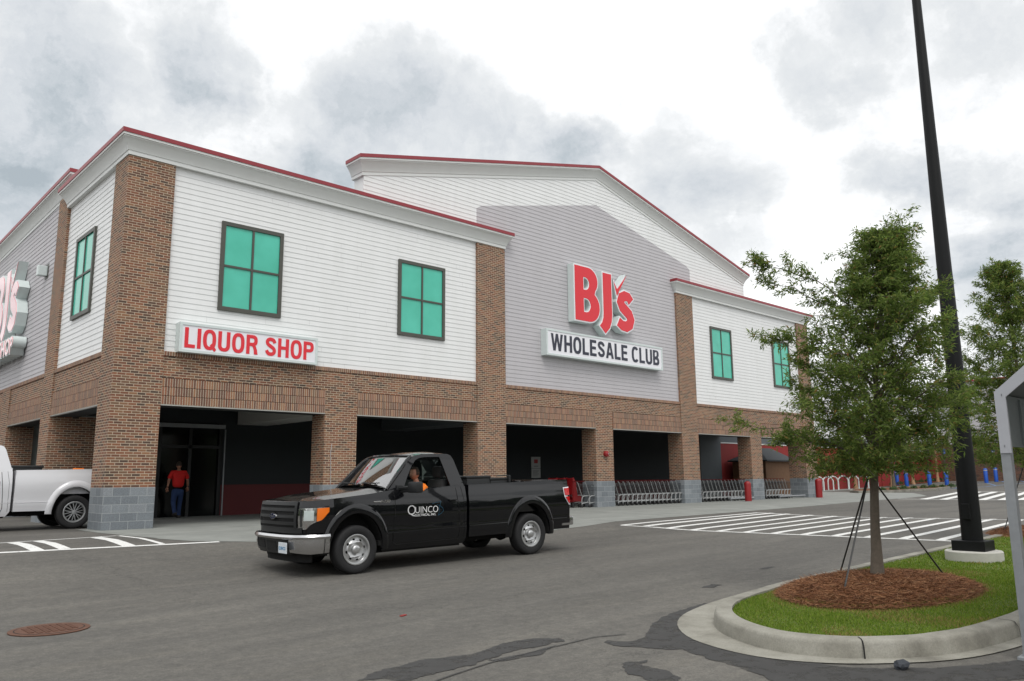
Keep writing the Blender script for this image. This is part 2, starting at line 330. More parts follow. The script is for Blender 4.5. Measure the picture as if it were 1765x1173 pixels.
class MB:
    def __init__(s): s.v = []; s.f = []
    def add(s, vs, fs):
        k = len(s.v); s.v += [Vector(v) for v in vs]; s.f += [tuple(i+k for i in f) for f in fs]; return s
    def box(s, x0, x1, y0, y1, z0, z1):
        return s.add([(x0,y0,z0),(x1,y0,z0),(x1,y1,z0),(x0,y1,z0),(x0,y0,z1),(x1,y0,z1),(x1,y1,z1),(x0,y1,z1)],
                     [(0,3,2,1),(4,5,6,7),(0,1,5,4),(1,2,6,5),(2,3,7,6),(3,0,4,7)])
    def bbox(s, x0, x1, y0, y1, z0, z1, b=.01):
        bm = bmesh.new(); bmesh.ops.create_cube(bm, size=1)
        for v in bm.verts: v.co = Vector((x0+(v.co.x+.5)*(x1-x0), y0+(v.co.y+.5)*(y1-y0), z0+(v.co.z+.5)*(z1-z0)))
        bmesh.ops.bevel(bm, geom=bm.edges[:], offset=b, segments=2, affect='EDGES', profile=.6)
        bm.verts.index_update(); s.add([v.co.copy() for v in bm.verts], [tuple(v.index for v in f.verts) for f in bm.faces]); bm.free(); return s
    def tube(s, pts, r, seg=8, cap=True):
        pts = [Vector(p) for p in pts]; rs = r if isinstance(r, (list,tuple)) else [r]*len(pts)
        k = len(s.v); up = None
        for i, p in enumerate(pts):
            d = (pts[min(i+1,len(pts)-1)]-pts[max(i-1,0)]).normalized()
            if up is None: up = d.orthogonal().normalized()
            else:
                up = up - d*up.dot(d)
                up = up.normalized() if up.length > 1e-6 else d.orthogonal().normalized()
            b = d.cross(up)
            for j in range(seg):
                a = 2*math.pi*j/seg; s.v.append(p+(up*math.cos(a)+b*math.sin(a))*rs[i])
        for i in range(len(pts)-1):
            for j in range(seg):
                a, b_ = k+i*seg+j, k+i*seg+(j+1)%seg; s.f.append((a, b_, b_+seg, a+seg))
        if cap:
            s.f.append(tuple(k+j for j in reversed(range(seg)))); s.f.append(tuple(k+(len(pts)-1)*seg+j for j in range(seg)))
        return s
    def lathe(s, prof, origin=(0,0,0), axis='Z', seg=32):
        # prof: (radius, height)
        k = len(s.v); o = Vector(origin)
        for r, h in prof:
            for j in range(seg):
                a = 2*math.pi*j/seg; c, sn = r*math.cos(a), r*math.sin(a)
                s.v.append(o+(Vector((c,sn,h)) if axis == 'Z' else Vector((c,h,sn))))
        for i in range(len(prof)-1):
            for j in range(seg):
                a, b = k+i*seg+j, k+i*seg+(j+1)%seg; f = (a,b,b+seg,a+seg)
                s.f.append(f if axis == 'Z' else f[::-1])
        return s
    def prism(s, poly, y0, y1):      # polygon in (x,z) extruded along y
        n = len(poly); ar = sum(poly[i][0]*poly[(i+1)%n][1]-poly[(i+1)%n][0]*poly[i][1] for i in range(n))
        if ar < 0: poly = poly[::-1]
        k = len(s.v)
        s.v += [Vector((x,y0,z)) for x, z in poly]+[Vector((x,y1,z)) for x, z in poly]
        s.f.append(tuple(k+i for i in range(n))); s.f.append(tuple(k+n+i for i in reversed(range(n))))
        for i in range(n):
            j = (i+1)%n; s.f.append((k+j,k+i,k+n+i,k+n+j))
        return s
    def build(s, name, mat, parent=None, smooth=False, sharp=40):
        return mk(name, s.v, s.f, mat, parent, smooth, sharp=sharp)
def dedup(loop):
    o = []
    for p in loop:
        if not o or math.hypot(p[0]-o[-1][0], p[1]-o[-1][1]) > 1e-5: o.append(p)
    if math.hypot(o[0][0]-o[-1][0], o[0][1]-o[-1][1]) < 1e-5: o.pop()
    return o
def tri_fill(outer, holes):
    """triangulate 2D polygon with holes -> verts, faces"""
    bm = bmesh.new(); es = []
    for loop in [outer]+list(holes):
        vs_ = [bm.verts.new((x,0,z)) for x, z in loop]
        for i in range(len(vs_)): es.append(bm.edges.new((vs_[i], vs_[(i+1)%len(vs_)])))
    bmesh.ops.triangle_fill(bm, edges=es, use_beauty=True, use_dissolve=False, normal=(0,-1,0))
    bm.verts.index_update(); v = [x.co.copy() for x in bm.verts]; f = []
    for fc in bm.faces:
        idx = [x.index for x in fc.verts]
        if fc.normal.y > 0: idx.reverse()
        f.append(tuple(idx))
    bm.free(); return v, f
def ext_poly(outer, holes, y0, y1):
    """extruded plate with holes: front at y0 (facing -y), back at y1"""
    outer = dedup(outer); holes = [dedup(h) for h in holes]
    v, f = tri_fill(outer, holes); m = MB(); n = len(v)
    V = [Vector((p.x,y0,p.z)) for p in v]+[Vector((p.x,y1,p.z)) for p in v]
    F = list(f)+[tuple(i+n for i in reversed(t)) for t in f]; m.add(V, F)
    for li, loop in enumerate([outer]+list(holes)):
        k = len(m.v); q = len(loop)
        for x, z in loop: m.v.append(Vector((x,y0,z)))
        for x, z in loop: m.v.append(Vector((x,y1,z)))
        ar = sum(loop[i][0]*loop[(i+1)%q][1]-loop[(i+1)%q][0]*loop[i][1] for i in range(q))
        flip = (ar > 0) != (li == 0)
        for i in range(q):
            j = (i+1)%q; fc = (k+j,k+i,k+q+i,k+q+j); m.f.append(fc[::-1] if flip else fc)
    return m
def text_mesh(name, body, size, mat, M, parent=None, bold=0.0, xs=1.0, ext=.004, shear=0.0, spacing=1.0, width=None):
    c = bpy.data.curves.new(name, 'FONT'); c.body = body; c.size = size; c.offset = bold; c.extrude = ext; c.shear = shear; c.space_character = spacing
    c.resolution_u = 6
    o = bpy.data.objects.new(name, c); COL.objects.link(o)
    dg = bpy.context.evaluated_depsgraph_get(); me = bpy.data.meshes.new_from_object(o.evaluated_get(dg))
    bpy.data.objects.remove(o); bpy.data.curves.remove(c)
    if width:
        xsx = [v.co.x for v in me.vertices]; xs = width/(max(xsx)-min(xsx)); x0 = min(xsx)
        for v in me.vertices: v.co.x -= x0
    for v in me.vertices: v.co.x *= xs
    me.transform(M); me.materials.clear(); me.materials.append(MATS[mat])
    o = bpy.data.objects.new(name, me); COL.objects.link(o)
    if parent: o.parent = parent
    return o

def arcp(cx, cz, rx, rz, a0, a1, n=14, ex=1.0):
    o = []
    for i in range(n+1):
        a = R(a0+(a1-a0)*i/n); c, s = math.cos(a), math.sin(a)
        o.append((cx+rx*math.copysign(abs(c)**ex, c), cz+rz*math.copysign(abs(s)**ex, s)))
    return o
def glyph(ch, t=.205):
    """bold condensed grotesque capitals, height 1 -> (width, [(outer, holes)])"""
    h = t*.86; X = .80
    if ch == 'I': return t, [([(0,0),(t,0),(t,1),(0,1)], [])]
    if ch == 'L': return .58, [([(0,0),(.58,0),(.58,h),(t,h),(t,1),(0,1)], [])]
    if ch == 'E': return .62, [([(0,0),(.62,0),(.62,h),(t,h),(t,.42),(.57,.42),(.57,.42+h),(t,.42+h),(t,1-h),(.61,1-h),(.61,1),(0,1)], [])]
    if ch == 'H': return .70, [([(0,0),(t,0),(t,.41),(.70-t,.41),(.70-t,0),(.70,0),(.70,1),(.70-t,1),(.70-t,.41+h),(t,.41+h),(t,1),(0,1)], [])]
    if ch in 'OQ':
        g = [(arcp(.37,.5,.37,.515,0,345,24,X), [arcp(.37,.5,.37-t,.515-h,0,345,24,X)])]
        if ch == 'Q': g.append(([(.40,.22),(.50,.32),(.77,.03),(.66,-.09)], []))
        return .74, g
    if ch == 'C':
        return .70, [(arcp(.37,.5,.37,.515,38,322,24,X)+arcp(.37,.5,.37-t,.515-h,-48,-312,24,X)[0:1]+arcp(.37,.5,.37-t,.515-h,312,48,24,X), [])]
    if ch == 'U':
        return .70, [([(0,1),(0,.32)]+arcp(.35,.34,.35,.355,180,360,16,X)+[(.70,1),(.70-t,1)]+[(.70-t,.34)]+arcp(.35,.34,.35-t,.355-h,360,180,16,X)+[(t,1)], [])]
    if ch in 'PR':
        b = .44; g = [([(0,0),(t,0),(t,b-.02),(.36,b-.02)]+arcp(.36,(1+b-.02)/2,.32,(1-b+.02)/2,-90,90,12,X)+[(0,1)], [[(t,b+h-.02),(.36,b+h-.02)]+arcp(.36,(1+b-.02)/2,.32-t,(1-b+.02)/2-h,-90,90,10,X)+[(t,1-h)]])]
        if ch == 'R': g.append(([(.30,b+.05),(.48,b+.10),(.58,b-.02),(.66,.22),(.70,0),(.70-t-.01,0),(.46,.22),(.40,b-.06),(.30,b-.01)], []))
        return .70, g
    if ch == 'B':
        return .68, [([(0,0),(.36,0)]+arcp(.37,.27,.31,.27,-90,62,12,X)+arcp(.36,.755,.28,.245,-50,90,12,X)+[(0,1)], [[(t,h),(.36,h)]+arcp(.36,.275,.31-t,.275-h,-90,90,8,X)+[(t,.55-h+.005)], [(t,.55+.03),(.34,.55+.03)]+arcp(.34,.79-.035,.29-t,.175-.03,-90,90,8,X)+[(t,1-h)]])]
    if ch == 'A': return .76, [([(0,0),(t,0),(.255,.20),(.505,.20),(.76-t,0),(.76,0),(.50,1),(.26,1)], [[(.295,.20+h),(.465,.20+h),(.38,.74)]])]
    if ch == 'W': return 1.05, [([(0,1),(.19,0),(.39,0),(.525,.62),(.66,0),(.86,0),(1.05,1),(.85,1),(.755,.36),(.62,1),(.43,1),(.295,.36),(.20,1)], [])]
    if ch == 'S':
        sp = [(.60,.70),(.55,.84),(.36,.905),(.17,.86),(.11,.73),(.19,.60),(.37,.51),(.55,.41),(.61,.27),(.53,.14),(.36,.095),(.17,.14),(.10,.30)]
        A_, B_ = [], []; w = t*.47
        for _k in range(2):
            q = [sp[0]]
            for a, b in zip(sp, sp[1:]): q += [(a[0]*.75+b[0]*.25, a[1]*.75+b[1]*.25), (a[0]*.25+b[0]*.75, a[1]*.25+b[1]*.75)]
            sp = q+[sp[-1]]
        for i, p in enumerate(sp):
            a, b = Vector(sp[max(i-1,0)]), Vector(sp[min(i+1,len(sp)-1)]); d = (b-a).normalized(); n_ = Vector((-d.y,d.x))*w; A_.append((p[0]+n_.x,p[1]+n_.y)); B_.append((p[0]-n_.x,p[1]-n_.y))
        return .70, [(A_+B_[::-1], [])]
def lettering(name, text, H, width, mat, M, parent, depth=.008, t=.205, gap=.115):
    adv = []; x = 0
    for ch in text:
        if ch == ' ': x += .34; adv.append(None); continue
        w, g = glyph(ch, t); adv.append((x, g)); x += w+gap
    tot = x-gap; sx = width/tot; m = MB()
    for it in adv:
        if not it: continue
        for k, (o_, hs) in enumerate(it[1]):
            F = lambda L_: [((it[0]+a)*sx, b*H) for a, b in L_]
            e_ = ext_poly(F(o_), [F(h_) for h_ in hs], -depth-.0015*k, 0); m.add(e_.v, e_.f)
    o = m.build(name, mat, parent); o.data.transform(M); return o

def M_front(x, y, z): return Matrix.Translation((x,y,z)) @ Matrix.Rotation(R(90), 4, 'X')
def M_left(x, y, z): return Matrix.Translation((x,y,z)) @ Matrix(((0,0,-1,0),(-1,0,0,0),(0,1,0,0),(0,0,0,1)))

# ground height: level at the building, falling away towards the lane
def gz(x, y):
    y = -y; D = min(max(.40-.016*x, .2), .45)
    t = min(max((y-3.5)/5.5, 0), 1); t = t*t*(3-2*t)*.5+t*.5
    rise = min(max(.011*(x-38), 0), .27)+min(max(.022*(x-60), 0), .33)
    return -D*t+rise
GL = [i*.5 for i in range(-60, 61)]
def drape(name, poly, mat, dz, kind='structure', parent=None, holes=(), zf=gz):
    bm = bmesh.new()
    if holes:
        es = []
        for loop in [poly]+list(holes):
            vs_ = [bm.verts.new((x,y,0)) for x, y in loop]
            for i in range(len(vs_)): es.append(bm.edges.new((vs_[i], vs_[(i+1)%len(vs_)])))
        bmesh.ops.triangle_fill(bm, edges=es, use_beauty=True, normal=(0,0,1))
    else: bm.faces.new([bm.verts.new((x,y,0)) for x, y in poly])
    xs = [p[0] for p in poly]; ys = [p[1] for p in poly]
    for lines, ax, lo, hi in ((XL,0,min(xs),max(xs)),(YL,1,min(ys),max(ys))):
        for g in lines:
            if lo < g < hi:
                co = [0,0,0]; no = [0,0,0]; co[ax] = g; no[ax] = 1
                bmesh.ops.bisect_plane(bm, geom=bm.verts[:]+bm.edges[:]+bm.faces[:], plane_co=co, plane_no=no, dist=1e-5)
    for v in bm.verts: v.co.z = zf(v.co.x, v.co.y)+dz
    for f in bm.faces:
        if f.normal.z < 0: f.normal_flip()
    me = bpy.data.meshes.new(name); bm.to_mesh(me); bm.free(); me.materials.append(MATS[mat]); boxuv(me)
    for p in me.polygons:
        pass
    o = bpy.data.objects.new(name, me); COL.objects.link(o); o.parent = parent
    if kind: o['kind'] = kind
    return o
def frange(a, b, s):
    r = []
    while a < b-1e-6: r.append(round(a,4)); a += s
    return r
XL = [-1200,-700,-400,-200,-100,-60,-40,-30]+frange(-25,-12,2)+frange(-12,24,.5)+frange(24,40,1)+frange(40,100,2)+[100,130,180,260,400,700,1200]
YL = [-1200,-700,-400,-200,-100,-60,-40,-30,-26]+frange(-24,1,.5)+frange(1,20,2)+[20,30,45,70,110,200,400,700,1200]
def rough_poly(pts, step=.06, amp=.03, sc=4.0, seed=0):
    o = []
    n = len(pts)
    for i in range(n):
        a, b = Vector(pts[i]), Vector(pts[(i+1)%n]); k = max(1, int((b-a).length/step))
        for j in range(k):
            p = a.lerp(b, j/k)
            q = noise.noise_vector(Vector((p.x*sc, p.y*sc, seed)))*amp+noise.noise_vector(Vector((p.x*sc*3.7, p.y*sc*3.7, seed+5)))*amp*.45
            o.append((p.x+q.x, p.y+q.y))
    return o

# ---------------------------------------------------------------- ground
verts = [(x,y,gz(x,y)) for y in YL for x in XL]; nx = len(XL)
faces = [(j*nx+i, j*nx+i+1, (j+1)*nx+i+1, (j+1)*nx+i) for j in range(len(YL)-1) for i in range(nx-1)]
mk('ground', verts, faces, 'asphalt')['kind'] = 'structure'

SW = [(-.28,-1.03),(-.15,-2.6),(.0,-3.8),(.45,-4.5),(1.6,-5.17),(4.5,-6.1),(8.3,-6.7),(10.2,-6.45),(11.9,-6.04),(18,-5.75),(25,-5.33),(32,-4.75),(35.6,-4.5),(40.5,-4.2),(44.5,-2.0),(46,4.5),(60,5.0),(72.5,4.4),(72.9,9),(36.2,9),(36.2,8),(.2,8),(.2,1.0),(-.28,1.0)]
drape('sidewalk', SW, 'sidewalk', .006)
def strip(a, b, w):
    a, b = Vector(a), Vector(b); d = (b-a).normalized(); n = Vector((-d.y,d.x))*w/2
    return [tuple(a-n), tuple(b-n), tuple(b+n), tuple(a+n)]
def marking(name, polys, mat, dz=.006):
    objs = [drape(name, p, mat, dz, None) for p in polys]
    me = bpy.data.meshes.new(name); bm = bmesh.new()
    for o in objs: bm.from_mesh(o.data)
    bm.to_mesh(me); bm.free(); me.materials.append(MATS[mat])
    for o in objs: d = o.data; bpy.data.objects.remove(o); bpy.data.meshes.remove(d)
    o = bpy.data.objects.new(name, me); COL.objects.link(o); o['kind'] = 'structure'; return o
marking('loading_bay_marking', [strip((-5.2,-4.22),(.86,-4.79),.13), strip((-5.2,-3.2),(-2.59,-2.66),.11), strip((-2.59,-2.66),(-.30,-2.26),.11), strip((-.30,-2.26),(-.2,-4.6),.11),
    strip((-4.2,-2.95),(-4.1,-4.3),.26), strip((-3.7,-2.85),(-3.6,-4.35),.26),
    strip((-2.38,-2.66),(-2.34,-4.45),.22), strip((-1.93,-2.56),(-1.90,-4.45),.2), strip((-.80,-2.38),(-.82,-4.58),.24)], 'paint_white')
cw = [strip((11.23,-6.80),(11.55,-7.7),.13), strip((11.55,-7.7),(12.0,-15.35),.16), strip((11.3,-6.82),(19.39,-6.25),.14), strip((19.39,-6.25),(21.65,-15.3),.16)]
y = -7.35
for i in range(12):
    xb = 11.6+(.045*(abs(y)-7)); cw.append(strip((xb,y),(19.8+.26*(abs(y)-7.2)-.1, y+1.0 if y < -7.6 else y+.75),.19)); y -= .735
marking('crosswalk_marking', cw, 'paint_white')
c2 = [strip((35.6,-4.6),(44,-10.8),.16), strip((47.0,-3.4),(56,-9.5),.18)]
for i in range(9):
    a = i/8; c2.append(strip((36.6+6.9*a,-5.4-5.0*a),(47.4+7.4*a,-3.75-5.0*a),.34))
marking('far_crosswalk_marking', c2, 'paint_white')
bl = []
for i in range(6): bl.append(strip((52+i*3.2,-.6-.3*i),(59+i*3.2,2.2-.3*i),.14))
bl += [strip((52,-.6),(68,-2.1),.14), strip((59,2.2),(75,.7),.14)]
marking('parking_bay_marking', bl, 'paint_blue')

# stains: old sealant and damp patches, irregular outlines of their own
A = [(-2.5,-15.3),(-2.13,-15.18),(-1.78,-15.15),(-1.26,-15.29),(-.78,-15.19),(-.46,-15.24),(-.25,-15.42),(-.34,-15.56),(-.68,-15.52),(-.96,-15.5),(-1.54,-15.62),(-1.94,-15.59),(-2.2,-15.62)]
B = [(2.36,-15.36),(2.01,-15.38),(1.59,-15.47),(1.3,-15.5),(.75,-15.75),(.45,-15.95),(.2,-16.07),(.04,-16.02),(-.02,-15.85),(-.16,-15.87),(-.14,-16.16),(-.03,-16.34),(.01,-16.52),(.15,-16.60),(.05,-16.70),(-.05,-17.07),(-.15,-17.4),(-.33,-17.78),(-.50,-18.09),(-.40,-18.64),(.39,-18.9),(1.0,-19.1),(1.7,-19.3),(2.6,-19.4),(2.6,-18.9),(1.59,-18.9),(1.24,-18.72),(.84,-18.45),(.45,-18.0),(.34,-17.39),(.39,-16.97),(.73,-16.31),(1.2,-15.86),(1.8,-15.6),(2.36,-15.52)]
Cc = [(-.42,-16.60),(-.62,-16.72),(-.60,-17.0),(-.74,-17.2),(-.95,-17.35),(-1.15,-17.5),(-.95,-17.1),(-.88,-16.8),(-.70,-16.55)]
drape('road_stain', rough_poly(A, .025, amp=.055, sc=6), 'tar', .005); drape('road_stain', rough_poly(B, .025, amp=.045, sc=6, seed=3), 'tar', .005); drape('road_stain', rough_poly(Cc, .025, amp=.06, sc=6, seed=6), 'tar', .005)
drape('road_stain', rough_poly([(-1.35,-15.6),(-1.0,-15.65),(-.5,-15.62),(-.9,-15.78),(-1.3,-15.72)], amp=.03, seed=9), 'tar', .005)
drape('road_stain', rough_poly([(3.4,-14.6),(3.75,-14.55),(3.8,-14.7),(3.5,-14.75)], .04, amp=.04, seed=14), 'tar', .004)
drape('road_stain', rough_poly([(5.6,-14.2),(6.0,-14.15),(6.05,-14.24),(5.7,-14.3)], .04, amp=.03, seed=15), 'tar', .004)
seam = [(-2.3,-15.86),(-1.87,-15.76),(-1.41,-15.68),(-.61,-15.66),(.0,-15.66),(.3,-15.8)]
marking('road_seam', [strip(seam[i], seam[i+1], .022) for i in range(len(seam)-1)], 'tar', .007)

# manhole
mh = thing('manhole_cover', 'round rusty iron manhole cover set in the asphalt', 'manhole cover', (-3.66,-10.9,gz(-3.66,-10.9)+.004))
m = MB(); m.lathe([(.40,.0),(.40,.008),(.345,.010),(.345,.004)], seg=40); m.build('rim', 'rust', mh, True); MB().lathe([(.346,.0115),(.337,.0125)], seg=40).build('gap_ring', 'black_gap', mh)
m = MB(); m.lathe([(.338,.0),(.335,.012),(.0005,.013)], seg=40)
for i in range(-4,5):
    for j in range(-4,5):
        if i*i+j*j < 15: m.box(i*.072-.025,i*.072+.025,j*.072-.025,j*.072+.025,.012,.019)
m.build('lid', 'rust', mh)

# ---------------------------------------------------------------- kerbed island
def isl(off, n=14, x1=17.0):
    # rounded nose strip; off = inset
    pts = []; ya, yb = -15.62-off, -18.62+off; r = 1.25
    pts.append((x1, ya))
    cx1, cy1 = .52+off+r*1.2, ya
    nose = [(3.6,-15.66),(2.7,-15.74),(1.95,-15.86),(1.4,-16.08),(.95,-16.45),(.66,-16.9),(.54,-17.3),(.62,-17.7),(.86,-18.05),(1.2,-18.33),(1.65,-18.52),(2.3,-18.64),(3.0,-18.68)]
    for _k in range(2):
        q_ = [nose[0]]
        for a, b in zip(nose, nose[1:]): q_ += [(a[0]*.75+b[0]*.25, a[1]*.75+b[1]*.25), (a[0]*.25+b[0]*.75, a[1]*.25+b[1]*.75)]
        nose = q_+[nose[-1]]
    for x, y_ in nose:
        v = Vector((x,y_)); 
        # inward normal approx towards spine
        t = Vector((max(x,1.95),-17.15)); d = (t-v).normalized(); o2 = off if off > 0 else off*(1.25 if y_ > -16.6 else 1.25-.72*min(1,(-16.6-y_)/1.5)); p = v+d*o2; pts.append((p.x,p.y))
    pts.append((x1, yb if off > 0 else -18.62+off*.55))
    return pts
prof = [(-.004,-.05),(0,.0),(.014,.115),(.024,.140),(.045,.151),(.195,.153),(.20,.10)]
rings = [isl(o_) for o_, h in prof]
verts = []; faces = []
def dens(r):
    o = []
    for i in range(len(r)-1):
        a, b = Vector(r[i]), Vector(r[i+1]); k = max(1, int(round((Vector(rings[0][i+1])-Vector(rings[0][i])).length/.12)))
        for j in range(k): o.append(a.lerp(b, j/k))
    o.append(Vector(r[-1])); return o
DR = [dens(r) for r in rings]; n = len(DR[0])
for (off, h), r in zip(prof, DR):
    for p in r:
        w = noise.noise(Vector((p.x*3,p.y*3,h*9)))*.004
        verts.append((p.x, p.y, gz(p.x,p.y)+h+w))
for k in range(len(prof)-1):
    for i in range(n-1): a = k*n+i; faces.append((a,a+1,a+n+1,a+n))
o = mk('kerb', verts, faces, 'kerb', smooth=True, sharp=50); o['kind'] = 'structure'
g0 = isl(-.27)
gut = drape('gutter', [p for p in isl(-.30)]+[p for p in reversed(isl(.02))], 'kerb', .010)
# kerb joints
jm = MB()
for (x, y_, ang) in ((.80,-17.97,218),(2.55,-18.66,268)):
    zz = gz(x,y_); d = Vector((math.cos(R(ang)),math.sin(R(ang)),0)); s_ = Vector((-d.y,d.x,0))*.006; c = Vector((x,y_,zz))
    P = [c+d*.012-s_, c+d*.012+s_]
    prof2 = [(.014,-.01),(.0,.10),(-.03,.146),(-.07,.156),(-.17,.156)]
    k = []
    for a, h in prof2: k += [c+d*a-s_+Vector((0,0,h)), c+d*a+s_+Vector((0,0,h))]
    jm.add(k, [(2*i,2*i+1,2*i+3,2*i+2) for i in range(len(prof2)-1)])
o = jm.build('kerb_joint', 'black_gap'); o['kind'] = 'structure'
# soil/grass
IS = isl(.195)
def inside(x, y_, poly):
    c = False; n = len(poly)
    for i in range(n):
        x1_, y1_ = poly[i]; x2_, y2_ = poly[i-1]
        if (y1_ > y_) != (y2_ > y_) and x < (x2_-x1_)*(y_-y1_)/(y2_-y1_)+x1_: c = not c
    return c
M1 = (3.82,-16.86,1.52,.96); M2 = (13.2,-16.2,1.15,.85)       # straw rings: cx, cy, rx, ry
def mz(x, y_):
    h = 0
    for cx, cy, rx, ry in (M1, M2):
        q = ((x-cx)/rx)**2+((y_-cy)/ry)**2
        if q < 1.1: h = max(h, .15*(1-(q/1.1))**.7)
    return h
def top(x, y_): return gz(x,y_)+.125+mz(x,y_)*.85
drape('lawn_soil', IS, 'grass_base', .125, 'structure')
gv, gf, gm = [], [], []
rg = random.Random(3)
def grass(n, x0, x1, hmin, hmax, wd):
    c = 0
    while c < n:
        x, y_ = rg.uniform(x0,x1), rg.uniform(-18.6,-15.6); c += 1
        if not inside(x, y_, IS): continue
        q = min(((x-a)/(b_))**2+((y_-a2)/(b2))**2 for a,a2,b_,b2 in (M1,M2))
        if q < .93 and rg.random() > .03: continue
        z = top(x,y_) if q < 1 else gz(x,y_)+.125
        h = rg.uniform(hmin,hmax)*(.8+.5*noise.noise(Vector((x*2,y_*2,1)))); a = rg.uniform(0,6.28); w = wd
        dx, dy = math.cos(a)*w, math.sin(a)*w; lx, ly = rg.gauss(0,.4)*h, rg.gauss(0,.4)*h
        k = len(gv); gv.extend([(x-dx,y_-dy,z),(x+dx,y_+dy,z),(x+lx,y_+ly,z+h)]); gf.append((k,k+1,k+2)); gm.append(1 if (rg.random() < max(0, 1.25-abs(q-1.05)*2.6)*.5 or (q > 1 and noise.noise(Vector((x*1.1,y_*1.1,7))) > .28 and rg.random() < .35)) else 0)
grass(120000, .5, 6.5, .016, .036, .0035); grass(50000, 6.5, 16.9, .02, .04, .006)
_g = mk('grass', gv, gf, None, mats=['grass_blade','dry_blade'], uv=False); _g.data.polygons.foreach_set('material_index', gm); _g['kind'] = 'stuff'
def mulch(M_, name, n, seed):
    cx, cy, rx, ry = M_; rr = random.Random(seed); v, f = [], []
    rings_ = 10; seg = 48
    for i in range(rings_+1):
        for j in range(seg):
            a = 2*math.pi*j/seg; q = i/rings_; w = 1+.05*noise.noise(Vector((math.cos(a)*2,math.sin(a)*2,seed)))
            x, y_ = cx+rx*q*w*math.cos(a), cy+ry*q*w*math.sin(a)
            v.append((x,y_,gz(x,y_)+.12+.15*max(0,1-q*q)**.7+.012*noise.noise(Vector((x*6,y_*6,0)))))
    for i in range(rings_):
        for j in range(seg): a = i*seg+j; b = i*seg+(j+1)%seg; f.append((a+seg,b+seg,b,a))
    nb = len(f)
    for _ in range(n):
        q = math.sqrt(rr.random())*1.05; a = rr.uniform(0,6.28); x, y_ = cx+rx*q*math.cos(a), cy+ry*q*math.sin(a)
        z = gz(x,y_)+.125+.15*max(0,1-q*q)**.7+rr.uniform(0,.028); L_ = rr.uniform(.08,.21); b = rr.uniform(0,6.28); tz = rr.gauss(0,.22)
        d = Vector((math.cos(b),math.sin(b),tz))*L_/2; s_ = Vector((-math.sin(b),math.cos(b),rr.uniform(-.8,.8)))*.0015; c = Vector((x,y_,z)); bend = Vector((0,0,rr.uniform(0,.012)))+s_*rr.uniform(-6,6)
        k = len(v); v += [c-d-s_, c-d+s_, c+bend+s_, c+bend-s_, c+d+s_, c+d-s_]; f += [(k,k+1,k+2,k+3),(k+3,k+2,k+4,k+5)]
    me_o = mk(name, v, f, None, mats=['mulch_base','straw'], uv=False)
    me_o.data.polygons.foreach_set('material_index', [0]*nb+[1]*(len(f)-nb)); me_o['kind'] = 'stuff'; return me_o
mulch(M1, 'pine_straw_mulch', 44000, 1); mulch(M2, 'pine_straw_mulch', 5000, 2)

# ---------------------------------------------------------------- store building
ST = thing('store_building', 'large retail store with brick arcade, white and grey lap siding and red capped cornices', 'building')
XP = [(0,1.20),(5.98,7.09),(11.93,13.27),(18.17,19.26),(24.02,25.31),(29.88,30.93),(35.39,36.62)]
ZB, ZL, ZT, ZG = 1.02, 3.12, 4.50, 9.57
def pillar(x0, x1, y0, y1, ztop):
    o = MB().box(x0,x1,y0,y1,ZB,ztop).build('pillar', 'brick', ST)
    MB().box(x0-.006,x1+.006,y0-.006,y1+.006,0,ZB).build('pillar_base', 'cmu', o); return o
for i, (a, b) in enumerate(XP):
    tall = i in (0,2,4,6)
    if i == 0: pillar(a, b, 0, 1.06, ZG)
    else: pillar(a, b, 0 if tall else .045, .78 if i not in (6,) else 1.0, ZG if tall else ZL+1.268)
SY = [(5.65,6.70),(11.25,12.35),(17.0,18.2),(23.5,24.6)]
for i, (a, b) in enumerate(SY):
    MBp = MB().box(0, (2.1 if i == 0 else .85), a, b if i else b, ZB, ZL-.002).build('pillar', 'brick', ST)
    MB().box(-.006, (2.106 if i == 0 else .856), a-.006, b+.006, 0, ZB).build('pillar_base', 'cmu', MBp)
    MB().box(0,.5,a,b,ZL-.002,(10.06 if i == 0 else 4.39)).build('pillar', 'brick', ST)
# brick bands with soldier courses
def band(p0, p1, axis):
    """p0..p1 along axis; face plane at .05"""
    m, s = MB(), MB()
    def bx(M_, lo, hi, face, back, z0, z1):
        if axis == 'x': M_.box(lo,hi,face,back,z0,z1)
        else: M_.box(face,back,lo,hi,z0,z1)
    bx(m, p0, p1, .05, .6, 3.815, 4.385)
    o = m.build('brick_band', 'brick', ST)
    for z0, z1, fc in ((3.12,3.341,.012),(3.3535,3.569,.024),(3.581,3.80,.036)):
        bx(s, p0+.004, p1-.004, fc, .6, z0, z1)
    s.build('soldier_course', 'soldier', o)
    g = MB(); bx(g, p0+.01, p1-.01, .07, .55, 3.2, 3.85); g.build('course_joint', 'black_gap', o)
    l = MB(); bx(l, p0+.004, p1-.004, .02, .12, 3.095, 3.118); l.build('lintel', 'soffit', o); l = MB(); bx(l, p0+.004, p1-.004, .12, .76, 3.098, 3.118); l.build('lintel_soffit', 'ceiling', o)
for i in range(6): band(XP[i][1], XP[i+1][0], 'x')
band(1.06, 5.65, 'y'); band(6.70, 11.25, 'y'); band(12.35, 17.0, 'y'); band(18.2,23.5,'y')
# soldier caps under the siding
def cap(p0, p1, axis):
    m = MB()
    if axis == 'x': m.box(p0+.003,p1-.003,.02,.5,4.39,4.505)
    else: m.box(.02,.5,p0+.003,p1-.003,4.39,4.505)
    m.build('rowlock_cap', 'soldier', ST)
cap(1.20,11.93,'x'); cap(13.27,24.02,'x'); cap(25.31,35.39,'x'); cap(1.06,5.65,'y'); cap(6.70,24.6,'y')
